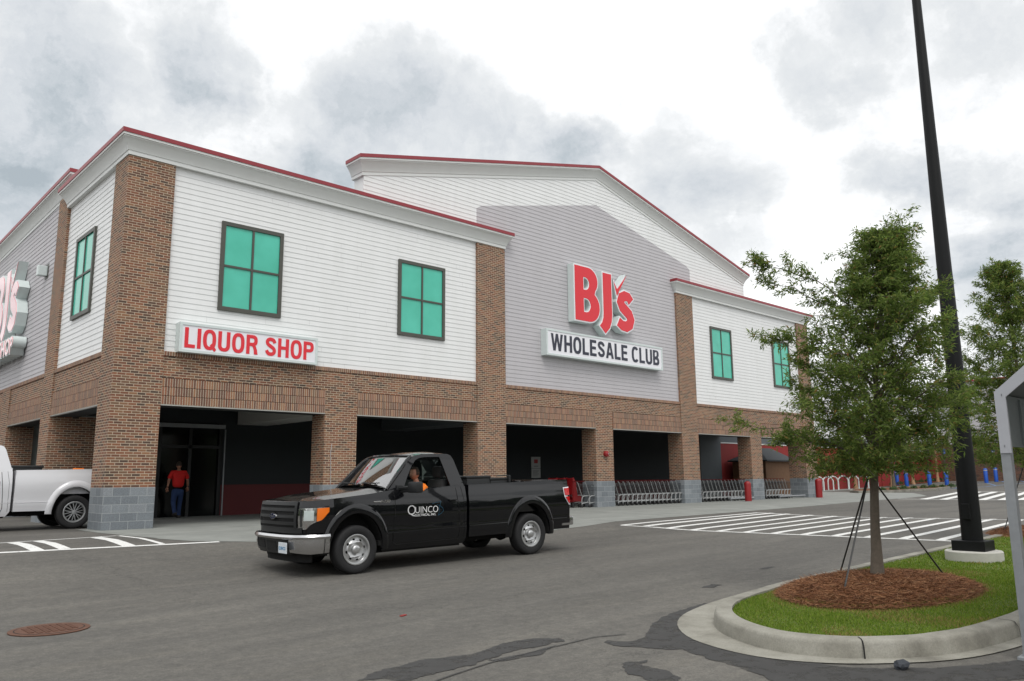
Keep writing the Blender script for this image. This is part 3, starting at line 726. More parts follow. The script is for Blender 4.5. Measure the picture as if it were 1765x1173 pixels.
# lap siding, real overlapping boards clipped by outline functions
def siding(name, mat, zlo, zhi, rng, plane='front', yface=.1, step=.152):
    v, f = [], []
    zs = []; z = zlo
    while z < zhi-1e-4: zs.append(z); z += step
    for z0 in zs:
        z1 = min(z0+step, zhi)
        segs0 = rng(z0+.001); segs1 = rng(z1-.001)
        for (a0,b0), (a1,b1) in zip(segs0, segs1):
            if b0-a0 < 1e-3: continue
            if b1 < a1: a1 = b1 = (a1+b1)/2
            k = len(v); P = [(a0,yface-.0135,z0),(b0,yface-.0135,z0),(b1,yface-.002,z1),(a1,yface-.002,z1),(a0,yface,z0),(b0,yface,z0)]
            v += P if plane == 'front' else [(p[1],p[0],p[2]) for p in P]
            F = [(0,1,2,3),(4,5,1,0)]
            if plane != 'front': F = [t_[::-1] for t_ in F]
            f += [tuple(i+k for i in t_) for t_ in F]
    return mk(name, v, f, mat, ST)
siding('siding', 'siding_white', ZT, ZG+.3, lambda z: [(1.20,11.93)])
siding('siding', 'siding_white', ZT, ZG+.3, lambda z: [(25.31,35.39)])
siding('siding', 'siding_white', ZT, ZG+.3, lambda z: [(1.06,5.65)], 'left')
siding('siding', 'siding_grey', ZT, 10.2, lambda z: [(6.70,34)], 'left')
CX = 18.66
def gpan(z):      # grey panel half width: pentagon
    if z < 10.0: return [(13.27,24.02)]
    if z < 10.98: return [(11.97,25.36)]
    h = 6.69*(12.56-z)/(12.56-10.98); return [(CX-h, CX+h)]
siding('siding', 'siding_grey', ZT, 12.56, gpan)
ZGB, ZGA = 10.9, 13.66
def gw(z):
    h = 11.5 if z < ZGB else 11.5*(ZGA+.2-z)/(ZGA+.2-ZGB)
    a, b = CX-h, CX+h
    if z < 10.98: return [(a,11.97),(25.36,b)]
    if z < 12.56: hp = 6.69*(12.56-z)/(12.56-10.98); return [(a,CX-hp),(CX+hp,b)]
    return [(a,CX),(CX,b)]
zs0 = ZT+.152*36
siding('siding', 'siding_white', zs0, ZGA+.15, gw)
def joints(n, xr, zr, axis, seed, ok=lambda x, z: True):
    rr = random.Random(seed); m = MB()
    for _ in range(n):
        x = rr.uniform(*xr); k = rr.randint(0, int((zr[1]-zr[0])/.152)-1); z = zr[0]+k*.152
        if not ok(x, z): continue
        P = [(x,.0845,z+.002),(x+.006,.0845,z+.002),(x+.006,.0965,z+.150),(x,.0965,z+.150)]
        m.add(P if axis == 'x' else [(p[1],p[0],p[2]) for p in P], [(0,1,2,3),(3,2,1,0)])
    m.build('board_joint', 'joint', ST)
joints(62, (1.4,11.8), (4.5,9.5), 'x', 1); joints(60, (13.5,23.8), (4.5,10.5), 'x', 2); joints(55, (25.5,35.2), (4.5,9.5), 'x', 3); joints(16, (1.2,5.5), (4.5,9.5), 'y', 4); joints(40, (6.9,20), (4.5,9.9), 'y', 5)
# gable returns + mass
MB().prism([(7.18,9.9),(30.14,9.9),(30.14,10.92),(CX,13.7),(7.18,10.92)], .105, .68).build('gable_wall', 'siding_white', ST)
MB().box(.12,36.5,.12,.6,4.6,10.1).build('wall', 'wall_grey', ST)
MB().box(.12,.6,.6,34,4.6,10.05).build('wall', 'wall_grey', ST)
MB().box(.6,36.5,.6,34,9.7,9.95).build('roof', 'wall_grey', ST)
MB().box(36.15,36.5,.6,34,3.9,9.7).build('wall', 'siding_white', ST)
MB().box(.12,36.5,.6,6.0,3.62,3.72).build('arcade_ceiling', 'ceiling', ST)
MB().box(5.98,7.09,.78,6.0,3.1,3.62).build('ceiling_beam', 'soffit', ST)
MB().box(11.98,13.2,.78,6.0,3.1,3.62).build('ceiling_beam', 'wall_grey', ST)
# back wall, upper dark + red wainscot
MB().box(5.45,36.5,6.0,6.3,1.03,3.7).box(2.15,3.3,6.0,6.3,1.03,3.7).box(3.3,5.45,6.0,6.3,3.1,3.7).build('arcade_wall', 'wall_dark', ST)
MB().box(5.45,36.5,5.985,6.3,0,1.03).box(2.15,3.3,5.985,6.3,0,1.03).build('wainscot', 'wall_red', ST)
MB().box(34.3,36.5,5.97,6.0,0,3.62).build('arcade_wall', 'wall_grey', ST)
# service bays seen through the side openings
MB().box(.85,6.0,11.6,11.9,0,3.7).build('service_bay_wall', 'sign_return', ST)
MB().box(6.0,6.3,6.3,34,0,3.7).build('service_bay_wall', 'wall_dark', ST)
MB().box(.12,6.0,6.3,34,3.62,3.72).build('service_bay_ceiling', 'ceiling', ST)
# entrance door
dr = MB().box(3.3,3.4,5.93,6.0,0,3.1).box(5.33,5.45,5.93,6.0,0,3.1).box(4.3,4.4,5.93,6.0,0,2.9).box(3.4,5.33,5.93,6.0,2.25,2.35).build('door', 'plastic_dark', ST)
MB().box(3.36,5.4,6.02,6.05,0,3.1).build('pane', 'door_glass', dr)
MB().box(3.25,5.5,5.86,5.95,2.93,3.06).build('header', 'galv', dr)
MB().box(5.46,5.50,5.80,5.84,0,2.9).build('door_edge_trim', 'galv', dr)

# windows
def window(a0, a1, z0, z1, plane='front'):
    fr = MB(); pn = MB(); W_ = .11
    def bx(M_, lo, hi, f0, f1, za, zb):
        if plane == 'front': M_.box(lo,hi,f0,f1,za,zb)
        else: M_.box(f0,f1,lo,hi,za,zb)
    bx(fr,a0,a1,.025,.11,z0,z0+W_); bx(fr,a0,a1,.025,.11,z1-W_,z1); bx(fr,a0,a0+W_,.027,.11,z0+W_,z1-W_); bx(fr,a1-W_,a1,.027,.11,z0+W_,z1-W_)
    am, zm = (a0+a1)/2, (z0+z1)/2
    bx(fr,am-.03,am+.03,.035,.11,z0+W_,z1-W_); bx(fr,a0+W_,am-.03,.037,.11,zm-.03,zm+.03); bx(fr,am+.03,a1-W_,.037,.11,zm-.03,zm+.03)
    o = fr.build('window', 'frame', ST); bx(pn,a0+.05,a1-.05,.065,.08,z0+.05,z1-.05); pn.build('pane', 'pane', o)
for a0, a1 in ((2.575,4.437),(8.557,10.49),(26.80,28.645),(32.63,34.42)): window(a0, a1, 5.80, 8.34)
window(2.66, 4.46, 5.82, 8.28, 'left')

# cornices
CP = [(.03,0),(.03,.10),(.05,.11),(.065,.16),(.10,.24),(.155,.33),(.20,.39),(.215,.40),(.215,.425),(.25,.43),(.25,.49)]
CAPP = [(.245,.49),(.272,.49),(.272,.605),(-.1,.615)]
def cornice(path, zs_):
    """path: plan points at wall face, outward on the right-hand side while walking"""
    def sweep(prof):
        v, f = [], []; n = len(path)
        for i in range(n):
            p = Vector(path[i]); dd = []
            if i > 0: dd.append((p-Vector(path[i-1])).normalized())
            if i < n-1: dd.append((Vector(path[i+1])-p).normalized())
            ns = [Vector((d.y,-d.x)) for d in dd]
            if len(ns) == 2 and (ns[0]-ns[1]).length > 1e-4:
                b = (ns[0]+ns[1]).normalized(); mt = b/ b.dot(ns[0])
            else: mt = ns[0]
            for o_, h in prof: v.append((p.x+mt.x*o_, p.y+mt.y*o_, zs_[i]+h))
        k = len(prof)
        for i in range(n-1):
            for j in range(k-1): a = i*k+j; f.append((a,a+k,a+k+1,a+1))
        return v, f
    v, f = sweep([(-.1,0)]+CP); n = len(path)-1; k = len(CP)+1
    o = mk('cornice', v, f, 'cornice', ST, smooth=True, sharp=25)
    v, f = sweep(CAPP); mk('roof_cap', v, f, 'red_cap', o)
    return o
cornice([(.4,5.6),(0,5.6),(0,0),(13.27,0),(13.27,.1)], [ZG]*5)
cornice([(24.02,.1),(24.02,0),(36.62,0),(36.62,30)], [ZG]*4)
cornice([(7.12,.72),(7.12,.1),(CX,.1),(30.14,.1),(30.14,.72)], [ZGB-.02,ZGB-.02,ZGA,ZGB-.02,ZGB-.02])
cornice([(.1,34),(.1,5.35),(.75,5.35)], [9.6,10.08,10.08])
MB().box(.1,.75,5.4,34,9.55,10.1).build('wall', 'siding_grey', ST)

# fixtures on the store (lift away: own things)
bell = thing('fire_alarm_bell', 'round red fire alarm bell on a brick pillar of the arcade', 'alarm bell', (18.74,0,2.09))
MB().lathe([(.001,-.11),(.06,-.10),(.115,-.06),(.12,-.03),(.12,0.045)], axis='Y', seg=24).build('gong', 'bollard_red', bell, True)
MB().lathe([(.001,-.135),(.02,-.13),(.02,-.10)], axis='Y', seg=12).build('hub', 'steel', bell, True)
lf = thing('wall_light', 'small white wall light fixture on the grey side gable', 'light fixture', (.1,7.95,7.95))
MB().bbox(-.30,-.02,-.12,.12,-.12,.22,.03).build('housing', 'sign_return', lf)
MB().box(-.02,.0,-.2,.2,-.2,.3).build('back_plate', 'frame', lf)
nb = thing('notice_board', 'pair of pale notices hung on the dark wall under the arcade', 'notice', (20.67,6.0,1.65))
MB().box(-.30,.30,-.035,-.012,-.03,.50).box(-.30,.30,-.035,-.012,-.48,-.045).build('sheet', 'paper', nb)
m = MB(); m.box(-.12,.12,-.04,-.036,.20,.38); m.build('print', 'print_red', nb)
m = MB()
for i in range(6): m.box(-.2,.2-.05*(i%3),-.04,-.036,-.15-.05*i,-.135-.05*i)
m.box(-.15,.15,-.04,-.036,.05,.08); m.build('print', 'print_grey', nb)

# ---------------------------------------------------------------- signs
def box_sign(name, label, x0, x1, z0, z1, depth, text, tmat, tx0, tx1, tz, size, bold):
    s = thing(name, label, 'sign', (x0, .1, z0)); w, h = x1-x0, z1-z0
    fr = ext_poly([(0,0),(w,0),(w,h),(0,h)], [[(.07,.07),(w-.07,.07),(w-.07,h-.07),(.07,h-.07)]], -depth, -.01); fr.build('cabinet', 'sign_return', s)
    MB().box(.06,w-.06,-depth+.02,-.02,.06,h-.06).build('face', 'sign_white', s)
    lettering('lettering', text, size, tx1-tx0, tmat, Matrix.Translation((tx0-x0, -depth+.018, tz-z0)), s)
    return s
box_sign('wall_sign', 'white box sign reading LIQUOR SHOP in red letters above the brick band', 1.50, 5.54, 4.50, 5.29, .30, 'LIQUOR SHOP', 'sign_red', 1.64, 5.42, 4.62, .54, 0)
box_sign('wall_sign', 'white box sign reading WHOLESALE CLUB in dark letters on the grey gable', 15.2, 22.5, 5.77, 6.79, .32, 'WHOLESALE CLUB', 'sign_black', 15.45, 22.26, 5.97, .66, 0)
def arc(cx, cz, rx, rz, a0, a1, n=12): return [(cx+rx*math.cos(R(a0+(a1-a0)*i/n)), cz+rz*math.sin(R(a0+(a1-a0)*i/n))) for i in range(n+1)]
def logo(parent, M_, red='sign_red'):
    Bo = [(0,0),(0,2.22),(.72,2.22)]+arc(.80,1.68,.56,.54,85,-42,10)+arc(.82,.62,.64,.62,58,-88,12)
    B1 = [(.50,1.28),(.50,1.80)]+arc(.62,1.54,.24,.26,85,-85,8)
    B2 = [(.50,.36),(.50,.94)]+arc(.64,.65,.28,.29,85,-85,8)
    J = [(1.72,2.18),(2.24,2.18),(2.24,.45)]+[(2.20,.18),(2.08,-.10),(1.80,-.36)]+[(1.47,-.08),(1.62,.08),(1.70,.28),(1.72,.5)]
    # s as stroked spine
    sp = [(3.52,1.20),(3.36,1.38),(3.12,1.40),(2.90,1.30),(2.82,1.10),(2.94,.90),(3.16,.76),(3.38,.62),(3.48,.42),(3.40,.20),(3.18,.08),(2.90,.10),(2.66,.24)]
    wd = [.20,.20,.21,.22,.23,.24,.24,.24,.24,.23,.22,.21,.20]
    Lh, Rh = [], []
    for i, p in enumerate(sp):
        a, b = Vector(sp[max(i-1,0)]), Vector(sp[min(i+1,len(sp)-1)]); d = (b-a).normalized(); n_ = Vector((-d.y,d.x))*wd[i]; Lh.append((p[0]+n_.x,p[1]+n_.y)); Rh.append((p[0]-n_.x,p[1]-n_.y))
    S = Lh+Rh[::-1]
    K = [(2.42,1.90),(2.62,1.60),(3.28,2.30),(2.60,1.36)]
    def offp(poly, o_):
        n = len(poly); ar = sum(poly[i][0]*poly[(i+1)%n][1]-poly[(i+1)%n][0]*poly[i][1] for i in range(n)); sg = 1 if ar > 0 else -1; r_ = []
        for i in range(n):
            p = Vector(poly[i]); d1 = (p-Vector(poly[i-1])).normalized(); d2 = (Vector(poly[(i+1)%n])-p).normalized()
            n1_ = Vector((d1.y,-d1.x))*sg; n2_ = Vector((d2.y,-d2.x))*sg; b = n1_+n2_
            b = b.normalized() if b.length > .2 else n1_; sc = min(1/max(b.dot(n1_),.45),1.8); r_.append((p.x+b.x*o_*sc, p.y+b.y*o_*sc))
        return r_
    for nm, outer, holes in (('B',Bo,[B1,B2]),('J',J,[]),('s',S,[]),('k',K,[])):
        big = offp(outer,.07 if nm != 'k' else .10); hs = [offp(h,-.05) for h in holes]
        mm = ext_poly(big, hs, -.35, -.03); o = mm.build('letter_case', 'sign_return', parent); o.data.transform(M_)
        fw = ext_poly(offp(outer,.055 if nm != 'k' else .08), [offp(h,-.04) for h in holes], -.358, -.349); o2 = fw.build('letter_edge', 'sign_white', o); o2.data.transform(M_)
        fr_ = ext_poly(offp(outer,.008) if nm != 'k' else offp(outer,.012), holes, -.370, -.356); o3 = fr_.build('letter_face', red, o); o3.data.transform(M_)
lg = thing('letter_sign', 'big red channel letters with white edges and a tick mark on the front gable', 'sign', (16.82,.1,7.34))
logo(lg, Matrix.Identity(4))
SM = Matrix(((0,1,0,0),(-1,0,0,0),(0,0,1,0),(0,0,0,1)))       # front-facing shape -> left-facing
lg2 = thing('letter_sign', 'red channel letters with white edges on the grey side wall, seen edge on', 'sign', (.1,13.8,6.5))
logo(lg2, SM, 'sign_red_gloss')
cl = thing('letter_sign', 'row of small red channel letters low on the grey side wall, seen edge on', 'sign', (.1,15.1,5.5))
rl = MB(); rl.box(-.34,-.05,-5.5,.1,-.08,.62); 
text_mesh('lettering', 'LIQUOR SHOP', .78, 'sign_return', M_left(-.25,0,0), cl, bold=.05, ext=.2, width=5.4)
text_mesh('lettering', 'LIQUOR SHOP', .78, 'sign_red_gloss', M_left(-.455,0,0), cl, bold=.012, ext=.006, width=5.38)
# ---------------------------------------------------------------- store wing and far wall
WG = thing('store_wing', 'long rear store wing with red lower wall and pale upper wall beyond the arcade', 'building', (36.62,6,0))
def wl(*a): return (a[0]-36.62,a[1]-36.62,a[2]-6,a[3]-6,a[4],a[5])
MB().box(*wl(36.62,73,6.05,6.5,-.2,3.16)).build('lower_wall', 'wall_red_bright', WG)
MB().box(*wl(36.62,73,6.03,6.5,3.16,3.22)).build('trim', 'cornice', WG)
MB().box(*wl(36.62,73,6.08,6.5,3.22,3.85)).build('band', 'wall_grey', WG)
MB().box(*wl(36.62,73,6.10,6.5,3.85,9.3)).build('upper_wall', 'siding_white', WG)
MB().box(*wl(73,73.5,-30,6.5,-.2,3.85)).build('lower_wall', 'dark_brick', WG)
MB().box(*wl(73.05,73.5,-30,6.5,3.85,9.4)).build('upper_wall', 'siding_grey', WG)
MB().box(*wl(72.9,73.6,-30,6.6,9.4,9.55)).build('roof_cap', 'red_cap', WG)
for i in range(5):
    x = 41+i*6.2; MB().box(*wl(x,x+.06,6.03,6.06,0,3.16)).build('joint_strip', 'wall_red', WG)

# ---------------------------------------------------------------- arcade and lot furniture
def bollard(x, y, label, r=.155, h=.93):
    t = thing('bollard', label, 'bollard', (x,y,gz(x,y)), 0, 'red bollards along the arcade')
    pr = [(r,0),(r,h-.12)]+[(r*math.cos(R(a)), h-.12+.12*math.sin(R(a))) for a in (15,35,55,75,89)]
    MB().lathe(pr, seg=28).build('sleeve', 'bollard_red', t, True, 60)
    MB().lathe([(r+.05,0.008),(r+.05,.014),(r,.02)], seg=28).build('base_ring', 'galv', t)
bollard(27.63,-.99,'red domed bollard in front of the fifth arcade opening, nearer of the two')
bollard(34.9,-.85,'red domed bollard by the last brick pillar of the arcade, farther of the two', .17, 1.0)

def blue(x, y, label, sign=True):
    z = gz(x,y); t = thing('sign_bollard', label, 'bollard', (x,y,z), 0, 'blue bollards at the accessible parking bays')
    MB().lathe([(.15,0),(.15,1.12),(.11,1.18),(.001,1.19)], seg=16).build('sleeve', 'bollard_blue', t, True, 50)
    MB().lathe([(.151,.99),(.155,1.0),(.155,1.04),(.151,1.05)], seg=16).build('reflective_band', 'paper', t)
    if sign:
        MB().tube([(0,0,1.15),(0,0,2.9)], .03, 6).build('post', 'frame', t)
        q = MB().bbox(-.03,.0,-.11,.11,2.45,2.80,.01).build('sign_plate', 'bollard_blue', t)
        MB().box(-.036,-.03,-.08,.08,2.50,2.56).build('stripe', 'paper', q)
LB = ['blue bollard behind the tree trunk, leftmost of its row','blue bollard second from the left, beside the small planter','blue bollard in the middle of the row at the planter end','blue bollard just left of the black lamp post','blue bollard right of the lamp post, left one of a pair','blue bollard right of the lamp post, right one of a pair']
for (x, y_), l_ in zip([(62.0,6.1-.3),(60.8,4.6),(59.5,2.4),(62.2,2.1),(67.6,.9),(70.5,1.0)], LB): blue(x, y_, l_)

# U racks
HX = [(47.6,5.4),(48.4,5.1),(50.0,5.5),(51.4,5.4),(52.9,5.3),(54.5,5.3),(56.0,5.2)]
HL = ['leftmost pale hoop rack on the walk past the last brick pillar','second pale hoop rack from the brick pillar','third pale hoop rack from the brick pillar','middle pale hoop rack of the row before the red wall','fifth pale hoop rack from the brick pillar','pale hoop rack just left of the big tree trunk','pale hoop rack partly behind the big tree trunk']
for i, ((x, y_), l_) in enumerate(zip(HX, HL)):
    t = thing('bicycle_rack', l_, 'bike rack', (x,y_,gz(x,y_)), 0, 'hoop racks before the red wall')
    P = [(-.36*.73,.36*.68,0),(-.36*.73,.36*.68,.6)]+[(-.36*.73*math.cos(R(a)),.36*.68*math.cos(R(a)),.6+.36*math.sin(R(a))) for a in range(15,180,15)]+[(.36*.73,-.36*.68,.6),(.36*.73,-.36*.68,0)]
    MB().tube(P, .045, 8).build('hoop', 'sign_return', t, True)
    for e_ in (P[0], P[-1]): MB().lathe([(.09,.006),(.09,.016),(.001,.016)], (e_[0],e_[1],0), seg=12).build('foot_plate', 'galv', t)
# notice stand by last pillar
t = thing('notice_stand', 'white notice on a slim post beside the last brick pillar', 'sign', (37.25,.5,0))
MB().box(-.02,.02,-.02,.02,0,2.0).build('post', 'bark_tan', t); MB().box(.40,.43,-.02,.02,0,2.0).build('post', 'bark_tan', t); MB().bbox(.0,.42,-.04,-.02,1.15,1.62,.008).build('notice', 'paper', t)
MB().box(-.02,.43,-.02,.02,1.98,2.02).build('crossbar', 'galv', t); MB().box(.06,.36,-.045,-.041,1.45,1.55).build('print', 'print_grey', t)
MB().box(.0,.45,.02,.3,0,.95).build('block_base', 'cmu', t)

# wooden shed under the arcade end
t = thing('shed', 'brown timber shed with dark hipped shingle roof behind the end of the arcade', 'shed', (38.8,4.5,0))
m = MB()
for i in range(18): m.box(-1.5+i*.1667,-1.5+i*.1667+.16,-1.0,-.95,0,2.05)
m.box(-1.52,-1.47,-1.0,1.2,0,2.05).box(1.47,1.52,-1.0,1.2,0,2.05).box(-1.5,1.5,1.15,1.2,0,2.05); m.build('wall', 'wood_brown', t)
MB().add([(-1.75,-1.25,2.02),(1.75,-1.25,2.02),(1.75,1.4,2.02),(-1.75,1.4,2.02),(-.55,-.05,2.85),(.9,-.05,2.85),(-1.75,-1.25,2.10),(1.75,-1.25,2.10),(1.75,1.4,2.10),(-1.75,1.4,2.10)],
    [(0,3,2,1),(0,1,7,6),(1,2,8,7),(2,3,9,8),(3,0,6,9),(6,7,5,4),(7,8,5),(8,9,4,5),(9,6,4)]).build('roof', 'shingle', t)

# shopping carts ------------------------------------------------
def cart_parts(child=False):
    fr = MB(); q = .28
    for s in (-q, q):
        fr.tube([(-.42,s,.99),(-.36,s,.93),(-.14,s,.42)], .013, 5)
        fr.tube([(-.16,s,.08),(-.16,s,.30),(-.13,s,.40),(-.06,s,.44),(.04,s,.45),(.34,s*.85,.46)], .019, 6)
        fr.tube([(-.16,s,.16),(.2,s*.9,.20),(.50,s*.7,.16)], .017, 5)
        fr.tube([(.34,s*.85,.46),(.20,s*.9,.20)], .011, 5)
    fr.tube([(.50,-q*.7,.16),(.50,q*.7,.16)], .012, 5)
    bk = MB()
    def side(s):
        T0, T1, B0, B1 = Vector((-.38,s,.93)), Vector((.50,s*.72,.82)), Vector((-.26,s,.50)), Vector((.44,s*.68,.48))
        bk.tube([T0,T1], .008, 4); bk.tube([B0,B1], .007, 4)
        for i in range(11): a = i/10; bk.tube([T0.lerp(T1,a), B0.lerp(B1,a)], .0035, 3, False)
        for i in range(1,4): a = i/4; bk.tube([T0.lerp(B0,a), T1.lerp(B1,a)], .0035, 3, False)
        return T0,T1,B0,B1
    a = side(-.27); b = side(.27)
    bk.tube([a[1],b[1]], .008, 4); bk.tube([a[3],b[3]], .006, 4)
    for i in range(6): f_ = i/5; bk.tube([a[1].lerp(b[1],f_), a[3].lerp(b[3],f_)], .0035, 3, False); bk.tube([a[2].lerp(b[2],f_), a[3].lerp(b[3],f_)], .0035, 3, False)
    for i in range(1,5): f_ = i/5; bk.tube([a[2].lerp(a[3],f_), b[2].lerp(b[3],f_)], .0035, 3, False)
    hd = MB(); hd.tube([(-.44,-.29,1.0),(-.44,.29,1.0)], .017, 8)
    wh = []
    for x, s in ((-.16,-q),(-.16,q),(.48,-.2),(.48,.2)): wh.append(MB().lathe([(.001,-.016),(.055,-.016),(.062,-.01),(.062,.01),(.055,.016),(.001,.016)], (x,s,.064), 'Y', 14))
    return fr, bk, hd, wh
c0 = thing('shopping_cart', 'x', 'shopping cart')
fr, bk, hd, wh = cart_parts()
fr.build('frame', 'cart_frame', c0, True); bk.build('basket', 'cart_steel', c0); hd.build('handle', 'handle_red', c0, True)
for w in wh: w.build('wheel', 'rubber', c0, True)
used = [False]
def place_cart(x, y, label, group, rz=0.0):
    if not used[0]: c = c0; used[0] = True
    else:
        c = c0.copy(); COL.objects.link(c)
        for ch in c0.children: d = ch.copy(); COL.objects.link(d); d.parent = c
    c.location = (x,y,gz(x,y)+.006); c.rotation_euler = (0,0,rz); c['label'] = label; c['group'] = group; c['category'] = 'shopping cart'
def row(x0, n, where, grp, step=.30, y=.42):
    for i in range(n):
        x = x0+i*step
        if i == 0: l_ = 'shopping cart at the left end of the row %s' % where
        elif i == n-1: l_ = 'shopping cart at the right end of the row %s' % where
        else: l_ = 'shopping cart inside the row %s' % where
        place_cart(x, y+random.uniform(-.015,.015), l_, grp, random.uniform(-.02,.02))
row(19.75, 15, 'filling the fourth arcade opening', 'carts nested in the fourth arcade opening')
row(25.80, 14, 'in the opening behind the red bollard', 'carts nested in the fifth arcade opening')
row(31.45, 8, 'in the last opening before the shed', 'carts nested in the last arcade opening')
row(17.55, 2, 'beside the red child carts', 'carts nested in the third arcade opening', .42)
for x0, x1, l_ in ((27.6,29.7,'low galvanised rail lying under the cart row behind the red bollard'),(32.2,34.9,'low galvanised rail lying under the cart row before the shed')):
    o = MB().tube([(x0,-.05,.12),(x1,-.05,.12)], .05, 8).tube([(x0+.1,-.05,0),(x0+.1,-.05,.12)], .03, 6).tube([(x1-.1,-.05,0),(x1-.1,-.05,.12)], .03, 6).build('cart_rail', 'galv', None, True)
    setp(o, l_, 'rail')
def child_cart(x, y, rz, label):
    t = thing('child_seat_cart', label, 'shopping cart', (x,y,0.006), rz, 'red moulded child carts by the third opening'); t.scale = (.62,.9,1.0)
    m = MB(); m.prism([(-.32,.28),(.42,.22),(.46,.40),(.10,.46),(-.06,.98),(-.22,1.16),(-.34,1.12),(-.28,.6)], -.23,-.17); m.prism([(-.32,.28),(.42,.22),(.46,.40),(.10,.46),(-.06,.98),(-.22,1.16),(-.34,1.12),(-.28,.6)], .17,.23)
    m.bbox(-.32,.42,-.2,.2,.22,.30,.02); m.bbox(-.34,-.24,-.2,.2,.5,1.14,.03); m.bbox(.34,.46,-.2,.2,.22,.46,.03); m.build('shell', 'child_red', t)
    MB().bbox(-.235,-.225,-.12,.12,.72,1.02,.004).build('sticker', 'paper', t)
    for a, b in ((-.28,-.2),(-.28,.2),(.38,-.2),(.38,.2)): MB().lathe([(.001,-.02),(.09,-.02),(.10,-.01),(.10,.01),(.09,.02),(.001,.02)], (a,b,.10), 'Y', 14).build('wheel', 'rubber', t, True)
child_cart(16.80,1.0,.1,'red moulded child cart farthest left of the three, above the truck tailgate'); child_cart(17.05,.8,.05,'red moulded child cart in the middle of the three'); child_cart(17.30,.55,0,'red moulded child cart next to the steel carts')

# ---------------------------------------------------------------- lamp post
lp = thing('lamp_post', 'tall black tapering lamp post on a round concrete footing in the grass', 'lamp post', (7.67,-16.71,gz(7.67,-16.71)+.12))
MB().lathe([(.40,-.1),(.40,.135),(.385,.15),(.001,.15)], seg=40).build('footing', 'pad', lp, True, 40)
MB().bbox(-.235,.235,-.235,.235,.15,.305,.012).build('base_cover', 'pole_black', lp)
MB().lathe([(.150,.30),(.147,.6),(.136,2.0),(.108,5.0),(.070,9.5),(.06,12.0),(.001,12.0)], seg=40).build('shaft', 'pole_black', lp, True, 60)
MB().bbox(-.20,-.14,-.06,.06,.62,.86,.01).build('hand_hole_cover', 'pole_black', lp)

# ---------------------------------------------------------------- cart corral at the right edge
cc = thing('cart_corral', 'galvanised cart shelter with a peaked roof at the right edge beside the kerb', 'cart corral', (1.66,-18.97,gz(1.66,-18.93)))
def tubebox(m, a, b, w):
    a, b = Vector(a), Vector(b); d = (b-a).normalized(); s = d.cross(Vector((1,0,0))) if abs(d.x) < .9 else d.cross(Vector((0,0,1))); s = s.normalized()*w/2; t_ = d.cross(s).normalized()*w/2
    m.add([a-s-t_,a+s-t_,a+s+t_,a-s+t_,b-s-t_,b+s-t_,b+s+t_,b-s+t_], [(0,3,2,1),(4,5,6,7),(0,1,5,4),(1,2,6,5),(2,3,7,6),(3,0,4,7)])
zE = 2.21
for x_ in (0, 3.0):
    for y_ in (0, -2.3):
        m = MB(); tubebox(m, (x_,y_,.02), (x_,y_,zE-.05), .075); p_ = m.build('post', 'galv', cc)
        MB().bbox(x_-.075,x_+.075,y_-.075,y_+.075,.0,.03,.005).lathe([(.014,.03),(.014,.055),(.001,.055)], (x_+.055,y_+.055,0), seg=6).lathe([(.014,.03),(.014,.055),(.001,.055)], (x_-.055,y_-.055,0), seg=6).build('foot_plate', 'galv', p_)
for y_ in (0, -2.3):
    m = MB()
    for z_ in (.45, .85): tubebox(m, (.0,y_,z_), (3.0,y_,z_), .05)
    m.build('rail', 'galv', cc)
# end fascia following the gable, flat sheet folded steel
for x_ in (-.05, 3.0):
    O = [(.035,1.70),(.035,zE+.02),(-1.15,zE+1.0),(-2.36,zE+.02),(-2.36,1.72),(-2.26,1.72),(-2.26,zE-.03),(-1.15,zE+.86),(-.05,zE-.03),(-.05,1.70)]
    m = MB(); m.prism(O, 0, .02); m.v = [Vector((x_+v.y, v.x, v.z)) for v in m.v]; m.f = [f[::-1] for f in m.f]; fz = m.build('fascia', 'fascia', cc)
    b = MB()
    for y_, z_ in ((-.01,zE-.01),(.01,1.76),(-.6,zE+.47)): b.lathe([(.011,-.012),(.008,-.016),(.001,-.016)], (0,y_,z_), 'Y', 8)
    b.v = [Vector((x_+(v.y) if False else x_-.004, v.y, v.z)) for v in b.v]; b.build('bolt', 'galv', fz)
for q_ in ((-.0,.03),(-2.34,-2.30)): MB().box(-.03,3.0,q_[0],q_[1],1.76,zE).build('side_panel', 'corral_inner', cc)
m = MB(); m.add([(-.03,.04,zE),(3.0,.04,zE),(3.0,-1.15,zE+.95),(-.03,-1.15,zE+.95),(-.03,-2.34,zE),(3.0,-2.34,zE),(-.03,.04,zE+.02),(3.0,.04,zE+.02),(3.0,-1.15,zE+.97),(-.03,-1.15,zE+.97),(-.03,-2.34,zE+.02),(3.0,-2.34,zE+.02)],
    [(0,1,2,3),(3,2,5,4),(9,8,7,6),(10,11,8,9)]).build('roof_panel', 'corral_inner', cc)
for i in range(1,6): MB().box(i*.5,i*.5+.03,-.015,.0,1.78,zE-.02).build('rib', 'corral_inner', cc)

